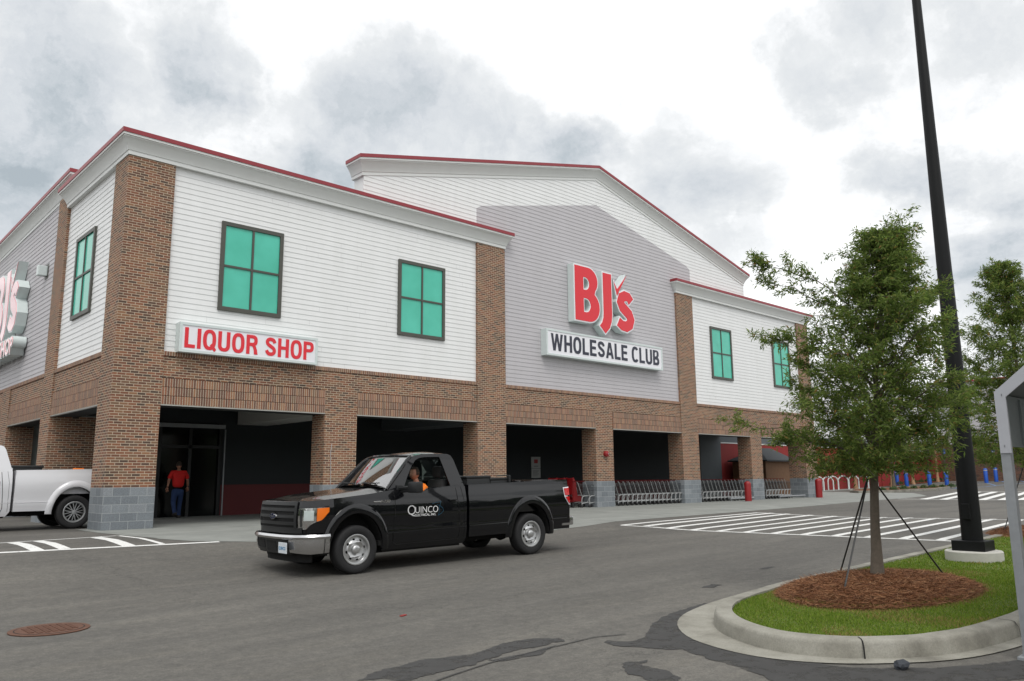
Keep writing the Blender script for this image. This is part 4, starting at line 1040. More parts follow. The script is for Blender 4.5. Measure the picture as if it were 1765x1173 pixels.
# stone and litter
st = MB(); bm = bmesh.new(); bmesh.ops.create_icosphere(bm, subdivisions=2, radius=1)
for v in bm.verts: v.co = Vector((v.co.x*.075, v.co.y*.055, v.co.z*.045))*(1+.45*noise.noise(v.co*1.6+Vector((4,2,1))))
bm.verts.index_update(); st.add([v.co.copy() for v in bm.verts], [tuple(v.index for v in f.verts) for f in bm.faces]); bm.free()
o = st.build('stone', 'stone'); o.location = (.68,-18.32,gz(.68,-18.32)+.03); setp(o, 'small dark stone lying against the foot of the kerb', 'stone')
for (x, y_), l_ in (((-.55,-13.2),'tiny red scrap lying on the asphalt in front of the truck'),):
    o = MB().bbox(-.05,.05,-.02,.02,0,.012,.003).build('litter', 'wall_red_bright'); o.location = (x,y_,gz(x,y_)); o.rotation_euler = (0,0,.4); setp(o, l_, 'litter')

# ---------------------------------------------------------------- trees
CR, CF = Vector((.73,-.684,0)), Vector((.684,.73,0))
def tree(name, label, base, H, env, nbr, leaves, leaf_len, trunk_r, seed, lean=(0,0), mat='leaf', bark='bark', group=None, z0=1.25, depthf=.9, fill=0, extra=()):
    """env: list of (height, left extent, right extent) across the view; depth symmetric"""
    rr = random.Random(seed)
    t = thing(name, label, 'tree', base, 0, group)
    def ext(h, side):
        for i in range(len(env)-1):
            a, b = env[i], env[i+1]
            if a[0] <= h <= b[0]:
                f_ = (h-a[0])/(b[0]-a[0]); return a[side]*(1-f_)+b[side]*f_
        return env[0][side] if h < env[0][0] else env[-1][side]
    def axis(h): return Vector((lean[0]*(h/H)**1.5, lean[1]*(h/H)**1.5, h))
    tr = MB(); K = 14; P = []; RR = []
    for i in range(K+1):
        h = H*.97*i/K; p = axis(h)+Vector((rr.uniform(-.015,.015), rr.uniform(-.015,.015), 0))*(1 if i else 0); P.append(p); RR.append(trunk_r*(1.45 if i == 0 else 1.1 if i == 1 else 1)*(1-.93*(i/K)**1.1)+.004)
    tr.tube(P, RR, 12); tr.build('trunk', bark, t, True, 60)
    lv, lf = [], []; br = MB()
    def leaf(p, d, L_):
        d = d.normalized(); s = d.cross(Vector((rr.uniform(-1,1),rr.uniform(-1,1),rr.uniform(.2,1)))); 
        if s.length < 1e-3: return
        s = s.normalized()*L_*.12; k = len(lv); dr = Vector((0,0,-L_*.10))
        lv.extend([p, p+d*L_*.45+s, p+d*L_+dr, p+d*L_*.45-s]); lf.append((k,k+1,k+2,k+3))
    twigs = []
    def limb(p0, tip, r0, lvl):
        d = tip-p0; n = max(3, int(d.length/.18)); pts = []; 
        for i in range(n+1):
            f_ = i/n; q = p0+d*f_; q += Vector((rr.uniform(-1,1),rr.uniform(-1,1),rr.uniform(-1,1)))*.035*d.length*(1 if 0 < i < n else 0); q.z += .10*d.length*math.sin(f_*math.pi)*(1 if lvl == 0 else .4)
            pts.append(q)
        br.tube(pts, [max(.0025, r0*(1-.85*i/n)) for i in range(n+1)], 5 if lvl == 0 else 3, False)
        return pts
    for i in range(nbr):
        f_ = (i+.5)/nbr; h = z0+(H*.96-z0)*f_**.95; az = i*2.399+rr.uniform(-.5,.5); u = Vector((math.cos(az),math.sin(az),0))
        lat, dep = u.dot(CR), u.dot(CF)
        hr = min(h+.25+.25*rr.random()*(1-f_*.4), H)
        e_ = ext(hr, 2 if lat > 0 else 1)
        ed = (ext(hr,1)+ext(hr,2))/2*depthf
        L_ = 1/math.sqrt((lat/max(e_,.05))**2+(dep/max(ed,.05))**2)*rr.choice((rr.uniform(.6,.85),rr.uniform(.85,1.18)))
        p0 = axis(h*.90); tip = axis(hr)+u*L_; tip.z = hr+rr.uniform(-.15,.25)*min(1,L_)
        pts = limb(p0, tip, trunk_r*.26*(1-f_*.65)+.004, 0)
        nt_ = max(3, int((tip-p0).length*9))
        for j in range(nt_):
            s_ = rr.uniform(.22,1)**.8; q = pts[min(int(s_*(len(pts)-1)), len(pts)-2)].lerp(pts[min(int(s_*(len(pts)-1))+1, len(pts)-1)], rr.random())
            dv = (u*rr.uniform(.1,1)+Vector((rr.gauss(0,.6),rr.gauss(0,.6),rr.gauss(.18,.38)))).normalized()
            tl = rr.uniform(.18,.48)*(1-.35*s_)
            tp = limb(q, q+dv*tl, .004, 1); twigs.append(tp)
        twigs.append(pts[-3:])
    for p0, tip in extra:
        pts = limb(axis(p0), Vector(tip[0])+axis(0), .012, 0)
        for j in range(tip[1]):
            s_ = rr.uniform(.45,1); q = pts[int(s_*(len(pts)-1))]; dv = ((Vector(tip[0])-axis(p0)).normalized()+Vector((rr.gauss(0,.6),rr.gauss(0,.6),rr.gauss(0,.5)))).normalized(); twigs.append(limb(q, q+dv*rr.uniform(.12,.28), .003, 1))
    for _ in range(fill):
        h = z0+(H-z0)*rr.random()**1.75; a = rr.uniform(0,6.283); u = Vector((math.cos(a),math.sin(a),0)); lat, dep = u.dot(CR), u.dot(CF)
        e_ = max(.05, ext(h, 2 if lat > 0 else 1)); ed = max(.05,(ext(h,1)+ext(h,2))/2*depthf); L_ = 1/math.sqrt((lat/e_)**2+(dep/ed)**2)*rr.random()**.55
        p = axis(h)+u*L_; dv = (u*.8+Vector((rr.gauss(0,.5),rr.gauss(0,.5),rr.gauss(.15,.4)))).normalized(); twigs.append(limb(p-dv*.12, p+dv*rr.uniform(.1,.22), .003, 1))
    per = max(3, leaves//len(twigs))
    for tp in twigs:
        for j in range(per):
            s_ = rr.random()**.7; k_ = min(int(s_*(len(tp)-1)), len(tp)-2); p = tp[k_].lerp(tp[k_+1], s_*(len(tp)-1)-k_)
            d = (tp[-1]-tp[0]).normalized()*.45+Vector((rr.gauss(0,.6),rr.gauss(0,.6),rr.gauss(-.05,.5))); p = p+Vector((rr.gauss(0,.028),rr.gauss(0,.028),rr.gauss(0,.028)))
            leaf(p, d, leaf_len*rr.uniform(.65,1.25))
    b_ = br.build('branches', bark, t, True)
    mk('crown', lv, lf, mat, t, uv=False)
    return t
bz = gz(3.92,-16.8)+.25
env = [(h_, a_*.93, b_*.93) for h_, a_, b_ in [(1.1,.35,.3),(1.3,.80,.80),(1.75,1.14,1.12),(2.25,1.20,1.14),(2.8,1.06,.98),(3.2,.92,.80),(3.6,.72,.52),(3.95,.50,.40),(4.2,.30,.36),(4.5,.16,.22),(4.75,.08,.12)]]
tree('oak_tree', 'leafy young oak with narrow leaves, staked in the pine straw ring nearest the camera', (3.92,-16.8,bz), 4.40, env, 84, 76000, .068, .058, 11, lean=(.38,-.32), z0=1.30, fill=620,
     extra=[(3.1,((-1.02,.92,4.02),22)),(2.9,((-.92,.86,3.75),14)),(3.0,((.92,-.80,3.60),22)),(1.3,((-1.35,1.2,1.85),14)),(1.35,((-1.0,1.0,1.6),10)),(2.5,((-.98,.95,3.0),16)),(1.8,((1.12,-.98,2.2),16)),(3.4,((.25,-.30,4.36),20))])
env2 = [(1.2,.9,.9),(1.6,1.55,1.5),(2.6,1.70,1.6),(3.5,1.3,1.2),(4.3,.85,.85),(5.0,.6,.6),(5.7,.12,.15)]
tree('oak_tree', 'leafy young oak behind the black lamp post, cut by the right edge', (13.45,-16.15,gz(13.45,-16.15)+.25), 5.65, env2, 62, 62000, .085, .065, 23, fill=620, lean=(-.1,.1), z0=1.35)
# guy straps
def strap(label, a, b, w=.011):
    o = MB().tube([a, b], w, 5).build('guy_strap', 'plastic_dark', None); setp(o, label, 'strap', 'guy straps staking the trees'); return o
T0 = Vector((3.92,-16.8,bz+1.25)); T1 = Vector((13.45,-16.15,gz(13.45,-16.15)+1.9))
for (x, y_), l_ in (((5.05,-15.80),'dark guy strap behind the nearest tree running to the grass by the far kerb'),((2.87,-16.86),'dark guy strap pegged in the front of the straw ring'),((4.95,-17.22),'dark guy strap running down to the right of the nearest tree trunk')):
    strap(l_, (x,y_,top(x,y_)), T0)
strap('dark guy strap running up to the tree behind the lamp post', (12.6,-15.75,top(12.6,-15.75)), T1)

# background trees and planter
random.seed(5)
BT = [((56.5,4.0),4.2,'slim young tree with tan trunk seen left of the second blue bollard','bark_tan'),((64,5.3),4.6,'young tree with tan trunk against the red wall between two blue bollards','bark_tan'),
      ((69.5,5.3),4.8,'young tree with tan trunk at the right end of the red wall','bark_tan'),((53.5,5.45),4.0,'young tree with tan trunk just right of the big tree trunk','bark_tan'),((51.5,1.9),3.6,'thin grey stemmed tree in the low planter','bark')]
BE = [(1.7,.5,.5),(2.1,1.1,1.1),(3.0,1.3,1.3),(3.9,.8,.8),(4.9,.1,.1)]
for i, ((x, y_), H_, l_, bk_) in enumerate(BT):
    tree('young_tree', l_, (x,y_,gz(x,y_)), H_, [(a*H_/4.6,b,c) for a,b,c in BE], 30, 2600, .24, .12, 40+i, bark=bk_, z0=1.9, group='young trees before the rear wing')
PL = [(43.6,.9),(44.6,1.9),(47.5,3.1),(53,2.6),(58.5,.9),(57.4,-.2),(50,-1.4),(45.3,-.4)]
drape('planter_bed', [( (x-50.5)*.97+50.5, (y_-.9)*.9+.9) for x, y_ in PL], 'mulch_base', .135)
pk = MB()
for i in range(len(PL)):
    a, b = Vector(PL[i]), Vector(PL[(i+1)%len(PL)]); c = Vector((50.5,.9)); k = []
    for p in (a, b):
        q = p+(c-p).normalized()*.18; k += [(p.x,p.y,gz(*p)-.02),(p.x,p.y,gz(*p)+.15),(q.x,q.y,gz(*q)+.15),(q.x,q.y,gz(*q)-.02)]
    pk.add(k, [(0,4,5,1),(1,5,6,2),(2,6,7,3)])
o = pk.build('planter_kerb', 'kerb'); o['kind'] = 'structure'
def shrubs(name, label, pts, group=None):
    rr = random.Random(len(label))
    for i, (x, y_, s) in enumerate(pts):
        v, f = [], []
        for _ in range(260):
            a, b = rr.uniform(0,6.28), rr.uniform(0,1); d = Vector((math.cos(a)*math.sqrt(1-b*b), math.sin(a)*math.sqrt(1-b*b), b)); p = d*s*rr.uniform(.35,1); p.z *= .8
            q = Vector((rr.gauss(0,1),rr.gauss(0,1),rr.gauss(0,1))).normalized()*.05; w = Vector((rr.gauss(0,1),rr.gauss(0,1),rr.gauss(0,1))).normalized()*.03
            k = len(v); v += [p-q,p+w,p+q,p-w]; f.append((k,k+1,k+2,k+3))
        o = mk(name, v, f, 'shrub_leaf', uv=False); o.location = (x,y_,gz(x,y_)+.13)
        setp(o, label % ('first','second','third','fourth','fifth','sixth','seventh','eighth','ninth')[i], 'shrub', group)
shrubs('shrub', 'low green shrub in the kerbed planter, %s from its left end', [(46,-.3+.25*i*0,.28) if False else (45.5+1.35*i, .2-.12*i, .24+.05*(i%3)) for i in range(9)], 'low shrubs in the planter')
drape('mulch_strip', [(59,5.3),(72.8,5.0),(72.8,6.0),(59,6.0)], 'mulch_base', .05)
shrubs('shrub', 'low shrub at the foot of the red wall, %s from the left', [(60.5+1.5*i, 5.6, .30) for i in range(8)], 'low shrubs along the red wall')


# treeline added out of view behind the camera to darken the truck's reflections
def added_treeline():
    rr = random.Random(77); v, f = [], []
    for i in range(150):
        az = R(100+245*i/149); d = rr.uniform(62,90); x, y_ = -6+math.sin(az)*d, -21+math.cos(az)*d; r_ = rr.uniform(4,6.5); h = rr.uniform(6,10)
        for _ in range(420):
            a, b = rr.uniform(0,6.283), rr.uniform(-.9,1); q = math.sqrt(1-b*b); s_ = rr.uniform(.8,1)
            p = Vector((x+r_*q*math.cos(a)*s_, y_+r_*q*math.sin(a)*s_, max(.1,h*.55+h*.55*b*s_))); e_ = Vector((rr.gauss(0,1),rr.gauss(0,1),rr.gauss(0,1))).normalized()*rr.uniform(.5,.9); g_ = Vector((rr.gauss(0,1),rr.gauss(0,1),rr.gauss(0,1))).normalized()*rr.uniform(.4,.8)
            k = len(v); v.extend([p-e_,p+g_,p+e_,p-g_]); f.append((k,k+1,k+2,k+3))
    mk('added_treeline', v, f, 'shrub_leaf', uv=False)['kind'] = 'stuff'
added_treeline()
# ---------------------------------------------------------------- pickup trucks (local: x rearward, y away from near side, z up; origin midway between the front wheels)
def lerpt(tab, x):
    if x <= tab[0][0]: return tab[0][1]
    for (a,u),(b,v) in zip(tab, tab[1:]):
        if x <= b: return u+(v-u)*(x-a)/(b-a)
    return tab[-1][1]
def smooth_t(tab, x):
    if x <= tab[0][0]: return tab[0][1]
    for (a,u),(b,v) in zip(tab, tab[1:]):
        if x <= b: f = (x-a)/(b-a); f = f*f*(3-2*f); return u+(v-u)*f
    return tab[-1][1]
def pickup(label, M, paint, wb, tyre_r, rimtype, front=True, sig=True, flare=.026, gap=1.59):
    T = thing('pickup_truck', label, 'pickup truck'); T.matrix_world = M
    GAP0, GAP1, TAIL = wb-gap, wb-gap+.06, wb+1.06
    # inset from the widest plane by height
    INS = [(.28,.085),(.42,.04),(.60,.012),(.645,.004),(.665,.016),(.95,.0),(1.12,.008),(1.24,.03),(1.33,.055),(1.45,.075)]
    PLAN = [(-1.01,0),(-1.007,.25),(-.995,.45),(-.965,.62),(-.925,.74),(-.86,.84),(-.77,.905),(-.66,.943),(-.54,.962),(-.44,.968)]
    def top(s): return lerpt([(-1.02,1.205),(-.6,1.225),(-.2,1.255),(.3,1.295),(.72,1.345),(.90,1.335),(1.0,1.285),(1.36,1.29),(1.46,1.35),(GAP0,1.365),(GAP1,1.385),(TAIL,1.425)], s)
    ARX, ARZ = .50, .60
    def bot(s):
        z = .335 if s < GAP0 else .44
        if s < -.47: z = .70
        for c in (0, wb):
            d = abs(s-c)
            if d < ARX: z = max(z, .385+ARZ*math.sqrt(max(0,1-(d/ARX)**2)))
        return z
    W0 = .975
    cols_side = []
    def side_s(a, b):
        out_ = []; s = a
        while s < b-1e-6:
            out_.append(s); near = min(abs(abs(s)-ARX), abs(abs(s-wb)-ARX))
            s += .012 if near < .06 else (.03 if min(abs(s), abs(s-wb)) < ARX+.1 else .10)
        out_.append(b); return out_
    NZ = 16
    def column(s, q, nrm, zb, zt):
        o = []
        for k in range(NZ+1):
            z = zb+(zt-zb)*k/NZ; i_ = lerpt(INS, z)
            lean = .05*max(0, z-.95) if s < -.6 else 0
            o.append(Vector((s-nrm[0]*i_+lean, q-nrm[1]*i_, z)))
        return o
    def shell(name, cols, close=None):
        v, f = [], []
        for c in cols: v += c
        n = NZ+1
        for i in range(len(cols)-1):
            for k in range(NZ): a = i*n+k; f.append((a,a+n,a+n+1,a+1))
        return v, f
    # front clip + cab sides
    body = MB()
    half = []
    if front:
        for i, (s, q) in enumerate(PLAN):
            a, b = PLAN[max(i-1,0)], PLAN[min(i+1,len(PLAN)-1)]; d = Vector((b[0]-a[0], b[1]-a[1])).normalized(); nrm = (-d.y, d.x) if i else (-1,0)
            half.append((s,q,nrm))
    sides = [(s, W0, (0,1)) for s in side_s(-.43 if front else .5, GAP0)]
    right = half+sides
    cols = [column(s,q,n_,bot(s) if s >= -.47 else .70,top(s)) for s,q,n_ in right]
    left = [[Vector((p.x,-p.y,p.z)) for p in c] for c in cols]
    v, f = shell('r', cols); body.add(v, f); v, f = shell('l', left); body.add(v, [t_[::-1] for t_ in f])
    if front:
        # hood
        hv, hf = [], []; hs = [i for i,(s,q,n_) in enumerate(right) if s <= .70]; HN = 16
        for i in hs:
            P = cols[i][-1]
            for j in range(HN+1):
                tt = -1+2*j/HN; s = P.x; dome = .075*smooth_t([(-.95,.05),(-.5,.7),(.7,1)], s)*(1-abs(tt)**2.6)
                bulge = .018*math.exp(-((abs(tt)-.62)/.12)**2)*smooth_t([(-.9,0),(-.4,1),(.7,.6)], s)
                hv.append((s, P.y*tt, P.z+dome+bulge))
        n = HN+1
        for a in range(len(hs)-1):
            for j in range(HN): k = a*n+j; hf.append((k,k+1,k+n+1,k+n))
        body.add(hv, hf)
    o = body.build('body', paint, T, True, 35)
    # belt caps along the cab sides
    m = MB()
    for sg in (-1,1):
        y0, y1 = sg*.90, sg*.80; m.add([(1.47,y0*1.01,1.35),(GAP0,y0*1.01,1.365),(GAP0,y1,1.37),(1.47,y1,1.352)], [(0,1,2,3) if sg < 0 else (3,2,1,0)])
    m.build('belt_line', paint, T)
    # bed
    bd = MB(); bs = side_s(GAP1, TAIL); bc = [column(s,W0,(0,1),bot(s),top(s)) for s in bs]; bl_ = [[Vector((p.x,-p.y,p.z)) for p in c] for c in bc]
    v, f = shell('r', bc); bd.add(v,f); v, f = shell('l', bl_); bd.add(v,[t_[::-1] for t_ in f])
    for sg in (-1,1):
        z0, z1 = top(GAP1), top(TAIL); a, b = sg*(W0-.068), sg*(W0-.16)
        bd.add([(GAP1,a,z0),(TAIL,a,z1),(TAIL,b,z1),(GAP1,b,z0),(GAP1,b,.86),(TAIL,b,.86)], [(0,1,2,3) if sg < 0 else (3,2,1,0), (3,2,5,4) if sg < 0 else (4,5,2,3)])
        bd.box(TAIL-.002, TAIL, sg*(W0-.16) if sg > 0 else -W0+.06, W0-.06 if sg > 0 else -(W0-.16), .45, z1)
        bd.box(GAP1, GAP1+.004, sg*(W0-.16) if sg > 0 else -W0+.03, W0-.03 if sg > 0 else -(W0-.16), .44, z0)
    bd.box(GAP1, TAIL-.06, -.82, .82, .82, .86); bd.box(GAP1, GAP1+.05, -.815, .815, .45, top(GAP1)-.01)
    bd.bbox(TAIL-.055, TAIL+.005, -.81, .81, .56, 1.42, .012)
    bed = bd.build('bed', paint, T, True, 35)
    # chassis underneath
    m = MB(); m.box(-.5, TAIL-.1, -.55, -.40, .33, .5); m.box(-.5, TAIL-.1, .40, .55, .33, .5); m.box(.55, GAP0-.1, -.86, .86, .30, .42); m.box(-.85,-.35,-.6,.6,.30,.6); m.box(.5,.9,-.5,.5,.26,.5)
    m.bbox(GAP1+.25, GAP1+1.0, .2, .62, .29, .55, .05); m.tube([(0,-.8,tyre_r),(0,.8,tyre_r)], .05); m.tube([(wb,-.8,tyre_r),(wb,.8,tyre_r)], .055); m.lathe([(.001,-.14),(.12,-.1),(.15,0),(.12,.1),(.001,.14)], (wb,0,tyre_r-.02), 'Y', 16)
    m.box(.45,GAP0,-.9,.9,.42,.50); m.box(.52,.56,-.9,.9,.4,1.3)
    m.build('chassis', 'black_gap', T)
    # inner wheel housings
    for c in (0, wb):
        for sg in (-1,1):
            m = MB()
            pts = [(c+(ARX+.0)*math.cos(R(a)), .385+(ARZ+.0)*math.sin(R(a))) for a in range(0,181,12)]
            k = []; 
            for s, z in pts: k += [(s, sg*(W0-.03), z), (s, sg*.62, z)]
            m.add(k, [(2*i,2*i+1,2*i+3,2*i+2) for i in range(len(pts)-1)])
            m.add([(s, sg*.62, z) for s, z in pts], [tuple(range(len(pts)))]); m.build('wheel_housing', 'black_gap', T)
    # flares
    for c in (0, wb):
        for sg in (-1,1):
            k, f = [], []; A = list(range(-12,193,6)); pr = [(0.0,-.05),(0.0,flare*.75),(.018,flare),(.075,flare*.95),(.118,flare*.45),(.135,-.004)]
            for a in A:
                for w, h in pr:
                    rx, rz = ARX+w, ARZ+w*1.18; s = c+rx*math.cos(R(a)); z = .385+rz*math.sin(R(a))
                    z = max(z, .36); yy = W0-lerpt(INS, z)+h
                    k.append((s, sg*yy, z))
            n = len(pr)
            for i in range(len(A)-1):
                for j in range(n-1): q = i*n+j; f.append((q,q+1,q+n+1,q+n) if sg < 0 else (q,q+n,q+n+1,q+1))
            if front or c: MB().add(k, f).build('wheel_arch', paint, T, True, 50)
    # greenhouse
    def gq(z): return .905-.335*max(0,z-1.345)-.25*max(0,z-1.75)**1.5
    OUT = [(.62,1.24),(.56,1.335),(.70,1.46),(.88,1.62),(1.05,1.755),(1.16,1.822),(1.28,1.862),(1.45,1.885),(1.75,1.892),(GAP0-.25,1.885),(GAP0-.185,1.862),(GAP0-.145,1.80),(GAP0-.08,1.60),(GAP0-.02,1.42),(GAP0,1.355),(GAP0,1.24)]
    WIN = [(.93,1.335),(1.0,1.44),(1.08,1.56),(1.19,1.70),(1.29,1.79),(1.38,1.825),(1.5,1.838),(GAP0-.46,1.84),(GAP0-.445,1.83),(GAP0-.315,1.385),(GAP0-.325,1.375),(1.50,1.355),(1.44,1.34),(1.36,1.30),(1.0,1.29)]
    for sg in (-1,1):
        m = ext_poly(OUT, [WIN], 0, .035)
        mm = MB()
        # subdivide long faces by bisecting in z so the tumblehome curves
        bm = bmesh.new(); vv = [bm.verts.new((p.x,p.y,p.z)) for p in m.v]
        for fc in m.f:
            try: bm.faces.new([vv[i] for i in fc])
            except ValueError: pass
        for zc_ in (1.38,1.5,1.62,1.72,1.78,1.82,1.85,1.87): bmesh.ops.bisect_plane(bm, geom=bm.verts[:]+bm.edges[:]+bm.faces[:], plane_co=(0,0,zc_), plane_no=(0,0,1))
        for v_ in bm.verts: v_.co.y = (gq(v_.co.z)-v_.co.y)*sg
        bm.verts.index_update(); mm.add([v_.co.copy() for v_ in bm.verts], [tuple(v_.index for v_ in (fc.verts if sg < 0 else reversed(fc.verts))) for fc in bm.faces]); bm.free()
        mm.build('cab_side', paint, T, True, 30)
    # roof
    k, f = [], []; RS = [(1.19,.0),(1.24,.018),(1.32,.032),(1.5,.045),(1.75,.05),(GAP0-.31,.04),(GAP0-.22,.015),(GAP0-.178,-.02)]; RN = 14
    for s, h in RS:
        zt = lerpt(OUT[4:11], s)-.006
        for j in range(RN+1):
            tt = -1+2*j/RN; fx = s-(.10*(1-tt*tt) if s < 1.3 else .0)*(1 if s < 1.25 else .5)
            k.append((fx, tt*(gq(zt)-.0), zt+h*(1-abs(tt)**3)))
    n = RN+1
    for i in range(len(RS)-1):
        for j in range(RN): q = i*n+j; f.append((q,q+1,q+n+1,q+n))
    MB().add(k, f).build('roof', paint, T, True, 60)
    # windscreen, rear glass
    def glasspane(name, P0, P1, mat, bow, inset=.0, n=12):
        k, f = [], []
        for j in range(n+1):
            tt = -1+2*j/n; 
            for r_ in range(5):
                a = r_/4; s = P0[0]+(P1[0]-P0[0])*a; q = P0[1]+(P1[1]-P0[1])*a; z = P0[2]+(P1[2]-P0[2])*a
                k.append((s-bow*(1-tt*tt)+.02*math.sin(a*math.pi)*(-1 if bow > 0 else 1), q*tt, z))
        for j in range(n):
            for r_ in range(4): q = j*5+r_; f.append((q,q+5,q+6,q+1))
        return MB().add(k,f).build(name, mat, T, True, 60)
    ws_ = glasspane('windscreen', (.70,.865,1.375), (1.185,.735,1.835), 'car_glass', .12)
    glasspane('rear_window', (GAP0-.03,.70,1.44), (GAP0-.155,.62,1.80), 'car_glass', -.02)
    m = MB()
    for sg in (-1,1):
        m.tube([(.60,sg*.90,1.35),(.90,sg*.845,1.62),(1.09,sg*.775,1.785),(1.20,sg*.73,1.85)], .030, 6)
    m.tube([(1.20,-.73,1.85),(1.115,-.4,1.868),(1.09,0,1.872),(1.115,.4,1.868),(1.20,.73,1.85)], .022, 6)
    m.build('windscreen_frame', paint, T, True)
    m = MB(); m.box(GAP0-.05,GAP0-.0,-.88,.88,.5,1.43)
    k = [(GAP0-.0,-.88,1.36),(GAP0-.0,.88,1.36),(GAP0-.025,-.86,1.45),(GAP0-.025,.86,1.45)]; m.add(k, [(0,1,3,2)])
    for sg in (-1,1): m.add([(GAP0-.02,sg*.86,1.42),(GAP0-.03,sg*.70,1.42),(GAP0-.16,sg*.62,1.82),(GAP0-.145,sg*.75,1.80)], [(0,1,2,3),(3,2,1,0)])
    m.build('cab_back', paint, T)
    # cowl and wipers
    if front:
        m = MB(); k = []
        for j in range(13):
            tt = -1+2*j/12; x_ = .70-.12*(1-tt*tt); k += [(x_-.10,tt*.86,1.375+.055*(1-abs(tt)**2.6)),(x_+.03,tt*.86,1.36+.055*(1-abs(tt)**3))]
        m.add(k, [(2*i,2*i+1,2*i+3,2*i+2) for i in range(12)][::1]); m.f = [fc[::-1] for fc in m.f]; m.build('cowl', 'plastic_dark', T)
        for y_ in (-.62,.10):
            m = MB(); m.tube([(.58,y_,1.43),(.60,y_+.15,1.455),(.64,y_+.58,1.475)], .011, 5); m.box(.60,.64,y_+.0,y_+.60,1.455,1.47); m.build('wiper', 'plastic_dark', T)
    # far door glass
    k = [(s, gq(z)-.015, z) for s, z in WIN]; MB().add(k, [tuple(range(len(k)))]).build('door_glass', 'side_glass', T)
    # interior
    m = MB(); m.bbox(.72,1.02,-.84,.84,.95,1.34,.05); m.box(.60,.80,-.82,.82,1.2,1.36); m.box(.55,GAP0-.05,-.86,.86,.5,.56); m.build('dashboard', 'seat', T, True)
    for y_ in (-.42,.42):
        m = MB(); m.bbox(1.42,1.92,y_-.27,y_+.27,.78,.95,.05)
        k = MB().bbox(1.86,2.0,y_-.26,y_+.26,.85,1.50,.06)
        for v_ in k.v: v_.x += (v_.z-.85)*.13
        m.add(k.v, k.f); k = MB().bbox(1.97,2.07,y_-.14,y_+.14,1.53,1.74,.045); m.add(k.v, k.f); m.tube([(2.0,y_-.06,1.48),(2.02,y_-.06,1.56)], .01, 5); m.tube([(2.0,y_+.06,1.48),(2.02,y_+.06,1.56)], .01, 5)
        m.build('seat', 'seat', T, True, 50)
    m = MB(); P = [(1.08+.06*math.sin(R(a)), -.42+.18*math.cos(R(a)), 1.22+.17*math.sin(R(a))) for a in range(0,361,20)]; m.tube(P, .015, 6, False); m.tube([(1.08,-.6,1.22),(1.06,-.42,1.2),(1.08,-.24,1.22)], .015, 5); m.build('steering_wheel', 'seat', T, True)
    # door: skin with its seams, handle
    def on(s, z, h=.004): return (s, -(W0-lerpt(INS, z))-h, z)
    def ribbon(m, pts, w, h=.003, sg=1):
        for (a, za), (b, zb_) in zip(pts, pts[1:]):
            d = Vector((b-a, zb_-za)).normalized(); n_ = Vector((-d.y,d.x))*w/2
            nseg = max(1, int(abs(zb_-za)/.06)); 
            for i in range(nseg):
                s0, z0, s1, z1 = a+(b-a)*i/nseg, za+(zb_-za)*i/nseg, a+(b-a)*(i+1)/nseg, za+(zb_-za)*(i+1)/nseg
                k = [on(s0+n_.x,z0+n_.y,h), on(s0-n_.x,z0-n_.y,h), on(s1-n_.x,z1-n_.y,h), on(s1+n_.x,z1+n_.y,h)]
                m.add(k, [(0,1,2,3),(3,2,1,0)])
    D1 = GAP0-.21
    doors = []
    for sg in (-1,1):
        k, f = [], []; SS = [.712+(D1-.012-.712)*i/24 for i in range(25)]; nz_ = 14
        for s in SS:
            zt = top(s)-.012
            for j in range(nz_+1):
                z = .445+(zt-.445)*j/nz_; k.append((s, sg*(W0-lerpt(INS,z)+.0022), z))
        for i in range(24):
            for j in range(nz_): q = i*(nz_+1)+j; f.append((q,q+nz_+1,q+nz_+2,q+1) if sg < 0 else (q,q+1,q+nz_+2,q+nz_+1))
        doors.append(MB().add(k, f).build('door', paint, T, True, 35))
    DR_ = doors[0]
    m = MB(); ribbon(m, [(.70,1.33),(.74,1.22),(.735,.95),(.70,.62),(.70,.46),(.78,.42),(D1+.02,.43),(D1+.05,.52),(D1+.03,.9),(D1-.01,1.34)], .011); dseam = m.build('door_seam', 'black_gap', DR_)
    m = MB(); ribbon(m, [(GAP0-.10,1.36),(GAP0-.06,1.1),(GAP0-.05,.44)], .006); m.build('panel_seam', 'black_gap', T)
    m = MB(); m.bbox(D1-.20,D1-.03,-(W0)-.035,-(W0)+.0,1.115,1.145,.012); m.build('door_handle', 'plastic_dark' if paint == 'paint_black' else paint, DR_, True); m = MB(); ribbon(m, [(D1-.19,1.10),(D1-.04,1.10)], .05, .002); m.build('handle_recess', 'black_gap', DR_)
    for rb_ in ([(.52,.622),(GAP0,.640)],[(GAP1,.641),(wb-.52,.652)],[(wb+.52,.655),(TAIL-.08,.655)]): m = MB(); ribbon(m, rb_, .011, .004); m.build('crease_line', 'plastic_dark' if paint == 'paint_black' else paint, T)
    # mirror near + far
    for sg in (-1,1):
        m = MB(); k = MB().bbox(.90,1.04,sg*1.24-.155,sg*1.24+.155,1.285,1.475,.035); m.add(k.v,k.f); m.tube([(.86,sg*.89,1.36),(.93,sg*1.10,1.375)], .035, 6); m.tube([(.88,sg*.90,1.31),(.93,sg*1.10,1.325)], .028, 6); m.bbox(.80,.93,sg*.895-.02,sg*.895+.02,1.30,1.42,.015)
        mi = m.build('mirror', 'plastic_dark', T, True, 50); MB().box(1.041,1.044,sg*1.24-.125,sg*1.24+.125,1.305,1.455).build('mirror_glass', 'chrome', mi)
